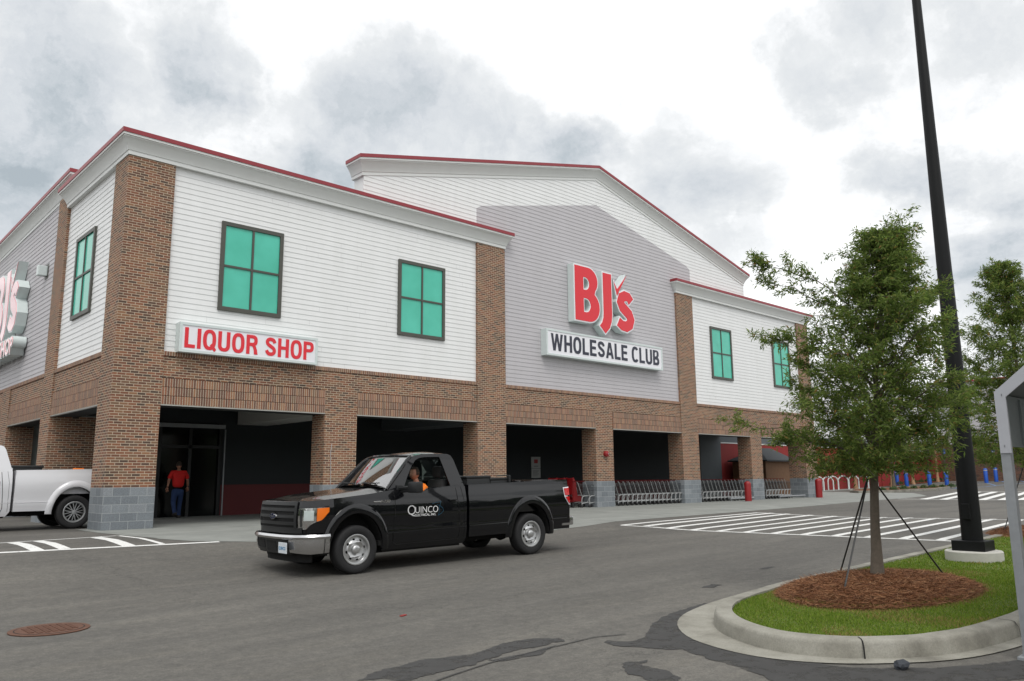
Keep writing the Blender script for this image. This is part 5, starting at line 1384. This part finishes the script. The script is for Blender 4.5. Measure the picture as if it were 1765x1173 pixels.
    # wheels
    def wheel(s, sg):
        W = MB(); w = .13; yo = sg*(.965-w)
        pr = [(tyre_r*.63,-w*.80),(tyre_r*.70,-w*.96),(tyre_r*.90,-w*1.0),(tyre_r*.975,-w*.88),(tyre_r,-w*.62),(tyre_r,w*.62),(tyre_r*.975,w*.88),(tyre_r*.90,w),(tyre_r*.70,w*.96),(tyre_r*.63,w*.80)]
        W.lathe(pr, (s,yo,tyre_r), 'Y', 56)
        for r_, h_ in ((tyre_r+.0015,.07),(tyre_r+.0015,.0),(tyre_r+.0015,-.07)): pass
        o = W.build('wheel', 'rubber', T, True, 50)
        ys = sg*(.965-.018); RR_ = tyre_r*.625
        rim = MB()
        def L3(prof): rim.lathe([(r_, sg*h_) for r_, h_ in prof] if sg > 0 else [(r_, -h_) for r_, h_ in prof], (s, ys, tyre_r), 'Y', 48)
        L3([(RR_,.0),(RR_+.006,.006),(RR_-.006,.010),(RR_-.022,.004),(RR_-.030,-.020),(RR_-.04,-.045)])
        face = []
        nh = 8 if rimtype == 'steel' else 0
        if rimtype == 'steel':
            Ro, Rm = RR_-.035, .066
            holes = []
            for i in range(nh):
                a = 2*math.pi*i/nh+.2; c_ = Vector((math.cos(a), math.sin(a)))*(Ro-.042); tdir = Vector((-math.sin(a), math.cos(a)))
                holes.append([tuple(c_+c_.normalized()*.0165*math.sin(b)+tdir*.026*math.cos(b)) for b in [j*math.pi/5 for j in range(10)]])
            v, f = tri_fill([(Ro*math.cos(2*math.pi*i/48), Ro*math.sin(2*math.pi*i/48)) for i in range(48)], holes)
            bm = bmesh.new(); vv = [bm.verts.new(p) for p in v]
            for fc in f: bm.faces.new([vv[i] for i in fc])
            bmesh.ops.subdivide_edges(bm, edges=[e_ for e_ in bm.edges if e_.calc_length() > .05], cuts=3)
            bm.verts.index_update()
            for p in bm.verts:
                r_ = math.hypot(p.co.x, p.co.z); d_ = -.040+.030*math.exp(-((r_-(Ro-.085))/.03)**2)-.012*math.exp(-(r_/.05)**2); p.co = Vector((s+p.co.x, ys+sg*d_, tyre_r+p.co.z))
            rim.add([p.co.copy() for p in bm.verts], [tuple(x.index for x in (fc.verts if sg < 0 else reversed(fc.verts))) for fc in bm.faces]); bm.free()
            L3([(.072,-.030),(.070,.006),(.058,.018),(.030,.023),(.001,.024)])
        else:
            for i in range(8):
                a = 2*math.pi*i/8
                for da in (-.16,.16):
                    p0 = Vector((s+.045*math.cos(a), ys-sg*.01, tyre_r+.045*math.sin(a))); p1 = Vector((s+(RR_-.02)*math.cos(a+da*1.2), ys-sg*.004, tyre_r+(RR_-.02)*math.sin(a+da*1.2))); rim.tube([p0,p1], [.013,.010], 4)
            L3([(.052,-.03),(.05,.010),(.001,.014)])
        rim.build('rim', 'rim_silver', o, True, 40)
        MB().lathe([(RR_-.025,0),(.001,0)], (s, ys-sg*.060, tyre_r), 'Y', 32).build('brake_shadow', 'black_gap', o)
        return o
    for s in ((0, wb) if front else (0,wb)):
        for sg in (-1,1): wheel(s, sg)
    # tail lamp & rear bumper
    for sg in (-1,1):
        def lampq(poly, h, mat, name, par):
            pts = poly; k = [(s, sg*(W0-lerpt(INS,z)+h), z) for s, z in pts]; n = len(k)
            k2 = [(s, sg*(W0-lerpt(INS,z)-.02), z) for s, z in pts]
            m = MB(); m.add(k+k2, [tuple(range(n)), tuple(range(n))[::-1]]+[(i,(i+1)%n,n+(i+1)%n,n+i) for i in range(n)]+[((i+1)%n,i,n+i,n+(i+1)%n) for i in range(n)]); return m.build(name, mat, par)
        E = TAIL
        lb = lampq([(E-.155,1.265),(E+.006,1.275),(E+.012,.90),(E-.02,.91),(E-.14,1.08)], .010, 'sign_white', 'tail_light', T)
        lampq([(E-.135,1.245),(E-.012,1.252),(E-.010,1.11),(E-.13,1.11)], .018, 'lamp_red', 'lens', lb)
        lampq([(E-.118,1.075),(E-.010,1.078),(E-.008,.945),(E-.03,.95)], .018, 'lamp_red', 'lens', lb)
        MB().box(E-.0,E+.012,sg*(W0-.14) if sg > 0 else -W0+.02,W0-.02 if sg > 0 else -(W0-.14),.92,1.26).build('lens', 'lamp_red', lb)
    m = MB(); m.bbox(TAIL-.02, TAIL+.14, -.93,.93,.50,.68,.03); m.bbox(TAIL-.22,TAIL+.10,-.955,-.90,.50,.67,.02); m.bbox(TAIL-.22,TAIL+.10,.90,.955,.50,.67,.02); m.build('rear_bumper', 'bumper_silver', T, True, 40)
    m = MB(); ribbon(m, [(GAP0+.02,1.36),(GAP1+.01,1.36)], .01); 
    # fuel door etc.
    for ch in T.children:
        if ch.name.split('.')[0] in ('cab_side','roof','windscreen','rear_window','windscreen_frame','cab_back','door_glass'):
            for v_ in ch.data.vertices:
                if v_.co.z > 1.38: v_.co.z = 1.38+(v_.co.z-1.38)*1.15
    if not front: return T
    # ---- front details: panels following the plan curve
    def plan(u):      # u signed arc parameter by lateral q (|q| on front) or beyond; return point+normal
        P = PLAN; sg = 1 if u >= 0 else -1; u = abs(u); acc_ = 0
        for (s0,q0),(s1,q1) in zip(P, P[1:]):
            L_ = math.hypot(s1-s0, q1-q0)
            if u <= acc_+L_ or (s1,q1) == P[-1]:
                f_ = (u-acc_)/L_; d = Vector((s1-s0, q1-q0)).normalized(); return Vector((s0+(s1-s0)*f_, sg*(q0+(q1-q0)*f_))), Vector((-d.y, sg*d.x)), 
            acc_ += L_
    def wrap(name, mat, u0, u1, zlo, zhi, h, par=T, th=.03, nu=14, nz=4, smooth=True):
        """curved panel; zlo/zhi functions of u"""
        k, f = [], []; m = MB()
        for i in range(nu+1):
            u = u0+(u1-u0)*i/nu; p, n_ = plan(u); a, b = zlo(u), zhi(u)
            for j in range(nz+1):
                z = a+(b-a)*j/nz; i_ = lerpt(INS, z); lean = .05*max(0,z-.95)
                hh = h(u, j/nz) if callable(h) else h
                k.append((p.x+n_.x*(hh-i_)+lean, p.y+n_.y*(hh-i_), z))
        n = nz+1
        for i in range(nu):
            for j in range(nz): q = i*n+j; f.append((q,q+1,q+n+1,q+n))
        # rim walls
        def edge(idx):
            base_ = len(k); 
            for q in idx:
                v_ = Vector(k[q]); c_ = Vector((v_.x+th, v_.y*(.97), v_.z)); k.append(tuple(c_))
            for a_ in range(len(idx)-1): f.append((idx[a_],idx[a_+1],base_+a_+1,base_+a_)); f.append((idx[a_+1],idx[a_],base_+a_,base_+a_+1))
        edge([i*n for i in range(nu+1)]); edge([i*n+nz for i in range(nu+1)]); edge(list(range(n))); edge([nu*n+j for j in range(n)])
        return m.add(k, f).build(name, mat, par, smooth, 40)
    cst = lambda v_: (lambda u: v_)
    # grille surround + recess + bars
    GU = .70
    wrap('front_panel', 'plastic_dark', -.80,.80, cst(.70), cst(.79), .022)
    gf_ = wrap('grille', 'plastic_dark', -GU,GU, cst(1.145), cst(1.200), .028)
    wrap('recess', 'black_gap', -GU+.02,GU-.02, cst(.79), cst(1.145), .006, gf_)
    for a, b in ((-GU,-GU+.055),(GU-.055,GU)): wrap('grille_frame', 'plastic_dark', a, b, cst(.79), cst(1.145), .028, gf_, nu=2)
    for z in (.835,.945,1.055): wrap('grille_bar', 'plastic_dark', -GU+.055,GU-.055, cst(z-.005), cst(z+.045), .026, gf_, nu=20)
    # emblem
    p, n_ = plan(0); eM = Matrix.Translation((-.975,0,.968)) @ Matrix.Rotation(R(-90),4,'Y')
    def oval(name, a, b, x0, x1, mat, par):
        m = MB(); k = [(x0,a*math.cos(t_*math.pi/16),b*math.sin(t_*math.pi/16)) for t_ in range(32)]+[(x1,a*.94*math.cos(t_*math.pi/16),b*.94*math.sin(t_*math.pi/16)) for t_ in range(32)]
        m.add([(v_[0],v_[1],v_[2]+.968) for v_ in k], [(i,(i+1)%32,32+(i+1)%32,32+i) for i in range(32)]+[tuple(range(32,64))]); m.f = m.f+[t_[::-1] for t_ in m.f]; return m.build(name, mat, par)
    em = oval('emblem', .13,.056,-1.02,-1.055,'chrome',T); oval('emblem_field', .108,.042,-1.054,-1.058,'emblem_blue',em)
    Mf = Matrix.Translation((-1.0595,.078,.945)) @ Matrix(((0,0,-1,0),(-1,0,0,0),(0,1,0,0),(0,0,0,1)))
    if sig: text_mesh('emblem_script', 'Ford', .075, 'chrome', Mf, em, shear=.35, ext=.0008, width=.155)
    # headlights: from |u|=.80 to side tip
    for sg in (-1,1):
        U0, U1 = .725, 1.235
        def lo(u):
            u = abs(u); return lerpt([(.72,.765),(.88,.765),(.93,.83),(1.02,.875),(1.12,.90),(1.235,1.03)], u)
        def hi(u): return lerpt([(.72,1.095),(1.0,1.10),(1.235,1.105)], abs(u))
        hb = wrap('headlight', 'chrome', sg*U0, sg*U1, lo, hi, .004)
        wrap('lens', 'lens', sg*(U0+.004), sg*1.03, lambda u: lo(u)+.006, lambda u: hi(u)-.006, .020, hb)
        wrap('turn_signal', 'amber', sg*1.04, sg*(U1-.005), lambda u: lo(u)+.006, lambda u: hi(u)-.006, .020, hb, nu=8)
        wrap('reflector', 'sign_return', sg*.83, sg*.99, cst(.90), cst(1.06), .010, hb, nu=4)
        wrap('bezel', 'plastic_dark', sg*.76, sg*.80, lambda u: .80, lambda u: 1.08, .012, hb, nu=2)
    # bumper
    UB = 1.16
    lo_b = lambda u: .415
    wrap('front_bumper', 'bumper_silver', -UB, UB, lambda u: .612, lambda u: .682, lambda u, t_: .105+.014*math.sin(t_*math.pi), nu=40, th=.10)
    for sg in (-1,1):
        wrap('bumper_end', 'bumper_silver', sg*.60, sg*UB, lambda u: lerpt([(.6,.405),(.95,.375),(1.16,.385)], abs(u)), lambda u: .612, lambda u, t_: .088+.012*math.sin(t_*math.pi), nu=16, th=.10)
    wrap('bumper_intake', 'plastic_dark', -.62,.62, cst(.37), cst(.612), .075, nu=16, th=.1)
    wrap('intake_slot', 'black_gap', -.18,.18, cst(.41), cst(.57), .080, nu=4)
    wrap('intake_slot', 'black_gap', .26,.58, cst(.44), cst(.58), .080, nu=4)
    wrap('air_dam', 'black_gap', -.95,.95, cst(.235), cst(.40), -.03, nu=16)
    pl_ = MB().bbox(-1.110,-1.098,-.68,-.38,.395,.565,.003); po = pl_.build('number_plate', 'plate', T)
    if sig: text_mesh('plate_print', 'QUINCO', .07, 'plate_blue', Matrix.Translation((-1.1115,-.40,.45)) @ Matrix(((0,0,-1,0),(-1,0,0,0),(0,1,0,0),(0,0,0,1))), po, bold=.002, ext=.0008, width=.25)
    # antenna on the far wing
    MB().tube([(.42,.80,1.33),(.425,.80,1.7),(.415,.80,2.02),(.43,.80,2.12),(.44,.80,2.2)], .0055, 5).build('antenna', 'steel', T)
    if sig:
        Y = -(W0)+.0
        Ms = lambda s, z, h=.0062: Matrix.Translation((s, -(W0-.001)-h, z)) @ Matrix.Rotation(R(90),4,'X')
        text_mesh('door_lettering', 'Q', .235, 'decal_white', Ms(.985,.905), DR_, ext=.0006, bold=-.0015, width=.165)
        text_mesh('door_lettering', 'UINCO', .165, 'decal_white', Ms(1.145,.925), DR_, ext=.0006, bold=-.0015, width=.485)
        text_mesh('door_lettering', 'ELECTRICAL, INC.', .055, 'decal_white', Ms(1.135,.872), DR_, ext=.0006, bold=.0006, width=.45)
        m = MB()
        for pts in ([(1.50,1.075),(1.62,1.10),(1.70,1.115),(1.66,1.03)], [(1.60,1.06),(1.68,1.03),(1.735,.985),(1.745,.94),(1.70,.90),(1.62,.865)], [(1.66,1.03),(1.655,.95),(1.635,.87)]):
            for (a,za),(b,zb_) in zip(pts, pts[1:]):
                d = Vector((b-a,zb_-za)).normalized(); n_ = Vector((-d.y,d.x))*.004; k = [(a+n_.x,Y-.0072,za+n_.y),(a-n_.x,Y-.0072,za-n_.y),(b-n_.x,Y-.0072,zb_-n_.y),(b+n_.x,Y-.0072,zb_+n_.y)]; m.add(k, [(0,1,2,3),(3,2,1,0)])
        m.build('door_swoosh', 'decal_blue', DR_)
        yb = -(W0-lerpt(INS,1.15))-.004
        bg_ = MB().bbox(.31,.46,yb-.006,yb,1.146,1.164,.003).build('wing_badge', 'chrome', T)
        text_mesh('badge_lettering', 'F-150', .062, 'chrome', Matrix.Translation((.44,yb-.001,1.135)) @ Matrix.Rotation(R(90),4,'X'), bg_, shear=.25, bold=.0025, ext=.003, width=.20)
    return T

def truck_matrix(x, y, z, yaw, pitch, W_=.98):
    # x,y = ground point under the near front wheel's outer face
    Rm = Matrix.Rotation(yaw, 4, 'Z') @ Matrix.Rotation(-pitch, 4, 'Y')
    return Matrix.Translation((x,y,z)) @ Rm @ Matrix.Translation((0,W_,0))
TM = truck_matrix(1.203,-9.44,-.379, R(-2.815), math.atan2(.061,3.83))
BT_ = pickup('black single cab pickup truck with white door lettering driving past the arcade', TM, 'paint_black', 3.87, .392, 'steel')
# toolboxes in the bed
for (a, b, c, d, z0, z1, l_) in ((2.42,2.98,-.80,.80,1.0,1.545,'black toolbox across the bed right behind the truck cab'),(2.99,3.42,-.80,.0,.9,1.50,'lower black box in the truck bed behind the larger toolbox')):
    t = thing('tool_box', l_, 'toolbox'); t.matrix_world = TM @ Matrix.Translation(((a+b)/2,(c+d)/2,z0)); w, h, dd = (b-a)/2, z1-z0, (d-c)/2
    MB().bbox(-w,w,-dd,dd,-.14 if z0 > .95 else -.04,h-.05,.02).build('box', 'plastic_dark', t, True, 40); MB().bbox(-w-.02,w+.02,-dd-.01,dd+.01,h-.05,h,.02).build('lid', 'plastic_dark', t, True, 40)
o = MB().bbox(0,.05,0,.03,0,.14,.01).tube([(0,.02,.13),(-.10,.02,.14),(-.3,.02,.13)], .012, 5).build('bed_bracket', 'plastic_dark', None); o.matrix_world = TM @ Matrix.Translation((3.42,-.84,1.40)); setp(o, 'short black bracket standing on the bed rail behind the toolboxes', 'bracket')

WM = truck_matrix(-.20-4.15, 1.56, 0.006, R(0), 0) @ Matrix.Scale(1.05, 4)
WT = pickup('white pickup truck by the left side arcade, half hidden behind the corner pillar', WM, 'paint_truck_white', 3.95, .392, 'spoke', front=True, sig=False, flare=.05, gap=1.36)
# stuff in white bed
t = thing('tool_box', 'low dark toolbox showing above the white truck bed rail', 'toolbox'); t.matrix_world = WM @ Matrix.Translation((2.9,-.3,1.0)); MB().bbox(-.35,.35,-.4,.4,0,.50,.03).build('box', 'plastic_dark', t, True); MB().bbox(-.37,.37,-.42,.42,.44,.50,.02).build('lid', 'plastic_dark', t, True)
o = MB().bbox(-.14,.10,-.06,.06,0,.055,.02).build('fuel_can', 'shirt_orange', None, True); o.matrix_world = WM @ Matrix.Translation((4.05,-.7,1.385)); setp(o, 'small orange container peeking over the white truck bed rail', 'container')

# ---------------------------------------------------------------- people
def skinned(name, joints, edges, radii, mat, parent=None, sub=2, root=0):
    me = bpy.data.meshes.new(name); me.from_pydata(joints, edges, []); o = bpy.data.objects.new(name, me); COL.objects.link(o)
    sk_ = o.modifiers.new('s', 'SKIN'); ly = me.skin_vertices[0] if me.skin_vertices else None
    if ly is None:
        bm = bmesh.new(); bm.from_mesh(me); bm.verts.layers.skin.verify(); bm.to_mesh(me); bm.free(); ly = me.skin_vertices[0]
    for i, r_ in enumerate(radii): ly.data[i].radius = r_ if isinstance(r_, tuple) else (r_,r_); ly.data[i].use_root = (i == root)
    sb = o.modifiers.new('b', 'SUBSURF'); sb.levels = sub; sb.render_levels = sub
    dg = bpy.context.evaluated_depsgraph_get(); m2 = bpy.data.meshes.new_from_object(o.evaluated_get(dg)); bpy.data.objects.remove(o)
    m2.materials.clear(); m2.materials.append(MATS[mat]); m2.polygons.foreach_set('use_smooth', [True]*len(m2.polygons))
    o = bpy.data.objects.new(name, m2); COL.objects.link(o); o.parent = parent; return o
def head(parent, c, r, face):
    """head with nose, ears, brow; face = unit vector it looks along"""
    f = Vector(face).normalized(); s = Vector((0,0,1)).cross(f).normalized(); u = f.cross(s)
    bm = bmesh.new(); bmesh.ops.create_uvsphere(bm, u_segments=20, v_segments=14, radius=1)
    for v in bm.verts:
        p = v.co.copy(); x, y, z = p  # x side, y fwd
        z2 = z*1.28; y2 = y*1.08+(.10 if z < -.2 and y > 0 else 0); x2 = x*(.86 if z > -.2 else .86+.25*(z+.2))
        v.co = Vector(c)+(s*x2+f*y2+u*z2)*r
    m = MB(); bm.verts.index_update(); m.add([v.co.copy() for v in bm.verts], [tuple(x.index for x in fc.verts) for fc in bm.faces]); bm.free()
    C_ = Vector(c)
    m.add([C_+f*r*1.02+u*.15*r, C_+f*r*1.32-u*.18*r, C_+f*r*1.0-u*.25*r+s*.16*r, C_+f*r*1.0-u*.25*r-s*.16*r], [(0,2,1),(0,1,3),(1,2,3)])
    for g_ in (-1,1):
        q = C_+s*g_*.86*r; m.add([q+u*.25*r-f*.1*r, q+u*.25*r+f*.1*r, q-u*.2*r+f*.05*r, q-u*.2*r-f*.05*r, q+s*g_*.14*r+u*.2*r-f*.15*r, q+s*g_*.1*r-u*.1*r-f*.1*r], [(0,1,2,3),(0,4,5,3),(3,5,4,0)])
    h = m.build('head', 'skin', parent, True, 50)
    e = MB()
    for g_ in (-1,1): q = C_+f*r*.998+s*g_*.33*r+u*.10*r; e.add([q-s*.13*r, q-u*.06*r, q+s*.13*r, q+u*.06*r], [(0,1,2,3),(3,2,1,0)])
    q = C_+f*r*1.09-u*.52*r; e.add([q-s*.22*r, q-u*.04*r, q+s*.22*r, q+u*.03*r], [(0,1,2,3),(3,2,1,0)]); e.build('face_features', 'hair', parent)
    bm = bmesh.new(); bmesh.ops.create_uvsphere(bm, u_segments=20, v_segments=14, radius=1); hm = MB()
    dele = [v for v in bm.verts if (v.co.y > .35 and v.co.z < .55) or v.co.z < -.35]; bmesh.ops.delete(bm, geom=dele, context='VERTS')
    for v in bm.verts: x, y, z = v.co; v.co = C_+(s*x*.93+f*(y*1.12-.04)+u*z*1.36)*r
    bm.verts.index_update(); hm.add([v.co.copy() for v in bm.verts], [tuple(x.index for x in fc.verts) for fc in bm.faces]); bm.free(); hm.build('hair', 'hair', parent, True, 60)
    return h
def hand(parent, wrist, d, palm, scale=1.0):
    """palm box plus four curled fingers and a thumb, one skinned mesh"""
    d = Vector(d).normalized(); n_ = Vector(palm).normalized(); s = d.cross(n_).normalized(); w = Vector(wrist)
    J, E_, Rr = [w, w+d*.045*scale, w+d*.085*scale], [(0,1),(1,2)], [.021,.026,.027]
    for i, off in enumerate((-.030,-.010,.010,.029)):
        L_ = (.068,.078,.072,.056)[i]*scale; b = len(J); base_ = w+d*.09*scale+s*off*scale
        J += [base_, base_+d*L_*.45+n_*L_*.12, base_+d*L_*.75+n_*L_*.42, base_+d*L_*.82+n_*L_*.72]; E_ += [(2,b),(b,b+1),(b+1,b+2),(b+2,b+3)]; Rr += [.010,.0092,.0085,.0075]
    b = len(J); q = w+d*.03*scale-s*.026*scale; J += [q, q+d*.03*scale-s*.022*scale+n_*.01, q+d*.058*scale-s*.026*scale+n_*.022]; E_ += [(1,b),(b,b+1),(b+1,b+2)]; Rr += [.012,.0105,.0085]
    return skinned('hand', [tuple(p) for p in J], E_, [r_*scale for r_ in Rr], 'skin', parent, 1)
def one_body(root):
    parts = [o for o in root.children if o.name.split('.')[0] in ('body','head','hand','face_features')]
    bm = bmesh.new(); slots = []
    for o in parts:
        mn = o.data.materials[0]
        if mn not in slots: slots.append(mn)
        n0 = len(bm.faces); bm.from_mesh(o.data); bm.faces.ensure_lookup_table()
        for fc in bm.faces[n0:]: fc.material_index = slots.index(mn)
    bmesh.ops.delete(bm, geom=[v for v in bm.verts if not v.link_faces], context='VERTS'); me = bpy.data.meshes.new('body'); bm.to_mesh(me); bm.free()
    for mn in slots: me.materials.append(mn)
    for o in parts: d = o.data; bpy.data.objects.remove(o); bpy.data.meshes.remove(d)
    o = bpy.data.objects.new('body', me); COL.objects.link(o); o.parent = root
# walker in red shirt, seen from behind, left foot forward
wx, wy = 3.72, 5.15
Pn = thing('person', 'person in a red polo shirt and blue jeans walking into the arcade entrance', 'person', (wx,wy,0.006), R(-8)); Pn.scale = (1.08,1.05,1.05)
# torso & sleeves
skinned('polo_shirt', [(0,0,.90),(0,0,1.02),(0,.01,1.20),(0,.0,1.36),(0,-.005,1.41),(-.17,0,1.37),(-.235,-.02,1.25),(-.262,-.03,1.16),(.17,0,1.37),(.235,.02,1.25),(.262,.04,1.16)],
    [(0,1),(1,2),(2,3),(3,4),(3,5),(5,6),(6,7),(3,8),(8,9),(9,10)], [(.165,.125),(.175,.13),(.20,.135),(.15,.105),(.08,.075),(.085,.075),(.075,.07),(.068,.066),(.085,.075),(.075,.07),(.068,.066)], 'shirt_red', Pn)
skinned('jeans', [(0,0,.90),(0,0,.80),(-.09,0,.74),(-.10,.04,.46),(-.095,-.20,.17),(-.095,-.25,.10),(.09,0,.74),(.10,.14,.45),(.10,.15,.12),(.10,.15,.06)],
    [(0,1),(1,2),(2,3),(3,4),(4,5),(1,6),(6,7),(7,8),(8,9)], [(.16,.12),(.165,.13),(.098,.10),(.070,.072),(.055,.058),(.056,.06),(.098,.10),(.070,.072),(.055,.058),(.056,.06)], 'jeans', Pn, root=0)
skinned('body', [(0,.0,1.36),(0,.005,1.44),(0,.015,1.50),(-.17,0,1.35),(-.262,-.03,1.15),(-.29,-.01,.93),(.17,0,1.35),(.262,.04,1.15),(.30,.10,.94)],
    [(0,1),(1,2),(0,3),(3,4),(4,5),(0,6),(6,7),(7,8)], [(.10,.07),.052,.055,.05,.043,.028,.05,.043,.028], 'skin', Pn)
head(Pn, (0,.02,1.585), .088, (0,1,-.05)); hand(Pn, (-.29,-.01,.93), (-.02,.05,-1), (.2,1,0)); hand(Pn, (.30,.10,.94), (.02,.12,-1), (-.2,1,0))
for x_, y_, z_, tl in ((-.095,-.24,.065,.6),(.10,.16,.0,0)):
    m = MB(); k = MB().bbox(x_-.05,x_+.05,y_-.08,y_+.18,z_,z_+.085,.03)
    for v_ in k.v: v_.z += -(v_.y-y_-.15)*tl*.25
    k.build('shoe', 'shoe', Pn, True)
# driver
Dp = thing('person', 'driver in an orange shirt sitting behind the wheel of the black truck', 'person'); Dp.matrix_world = TM @ Matrix.Translation((1.50,-.46,.97))
skinned('shirt', [(0,0,.02),(.02,0,.20),(.03,0,.38),(.02,0,.46),(.03,-.19,.40),(-.06,-.235,.24),(-.20,-.25,.20),(.03,.19,.40),(-.08,.22,.26),(-.2,.16,.24)],
    [(0,1),(1,2),(2,3),(2,4),(4,5),(5,6),(2,7),(7,8),(8,9)], [(.15,.19),(.15,.19),(.15,.19),(.08,.10),.10,.08,.065,.10,.08,.065], 'shirt_orange', Dp)
skinned('body', [(.02,0,.40),(.0,0,.52),(-.02,0,.56),(.03,-.17,.38),(-.2,-.25,.20),(-.47,-.17,.30),(.03,.17,.38),(-.2,.16,.24),(-.47,.14,.30)], [(0,1),(1,2),(0,3),(3,4),(4,5),(0,6),(6,7),(7,8)], [.06,.055,.055,.05,.045,.03,.05,.045,.03], 'skin', Dp)
head(Dp, (-.03,0,.645), .09, (-1,-.15,-.05)); hand(Dp, (-.43,-.17,.29), (-.6,.1,.5), (-.5,.3,-.6)); hand(Dp, (-.43,.14,.29), (-.6,-.1,.5), (-.5,-.3,-.6))
skinned('trousers', [(0,0,.03),(-.02,-.10,.0),(-.42,-.14,.04),(-.55,-.14,-.32),(-.02,.10,.0),(-.42,.14,.04),(-.55,.14,-.32)], [(0,1),(1,2),(2,3),(0,4),(4,5),(5,6)], [.13,.09,.07,.05,.09,.07,.05], 'jeans', Dp)

one_body(Pn); one_body(Dp)
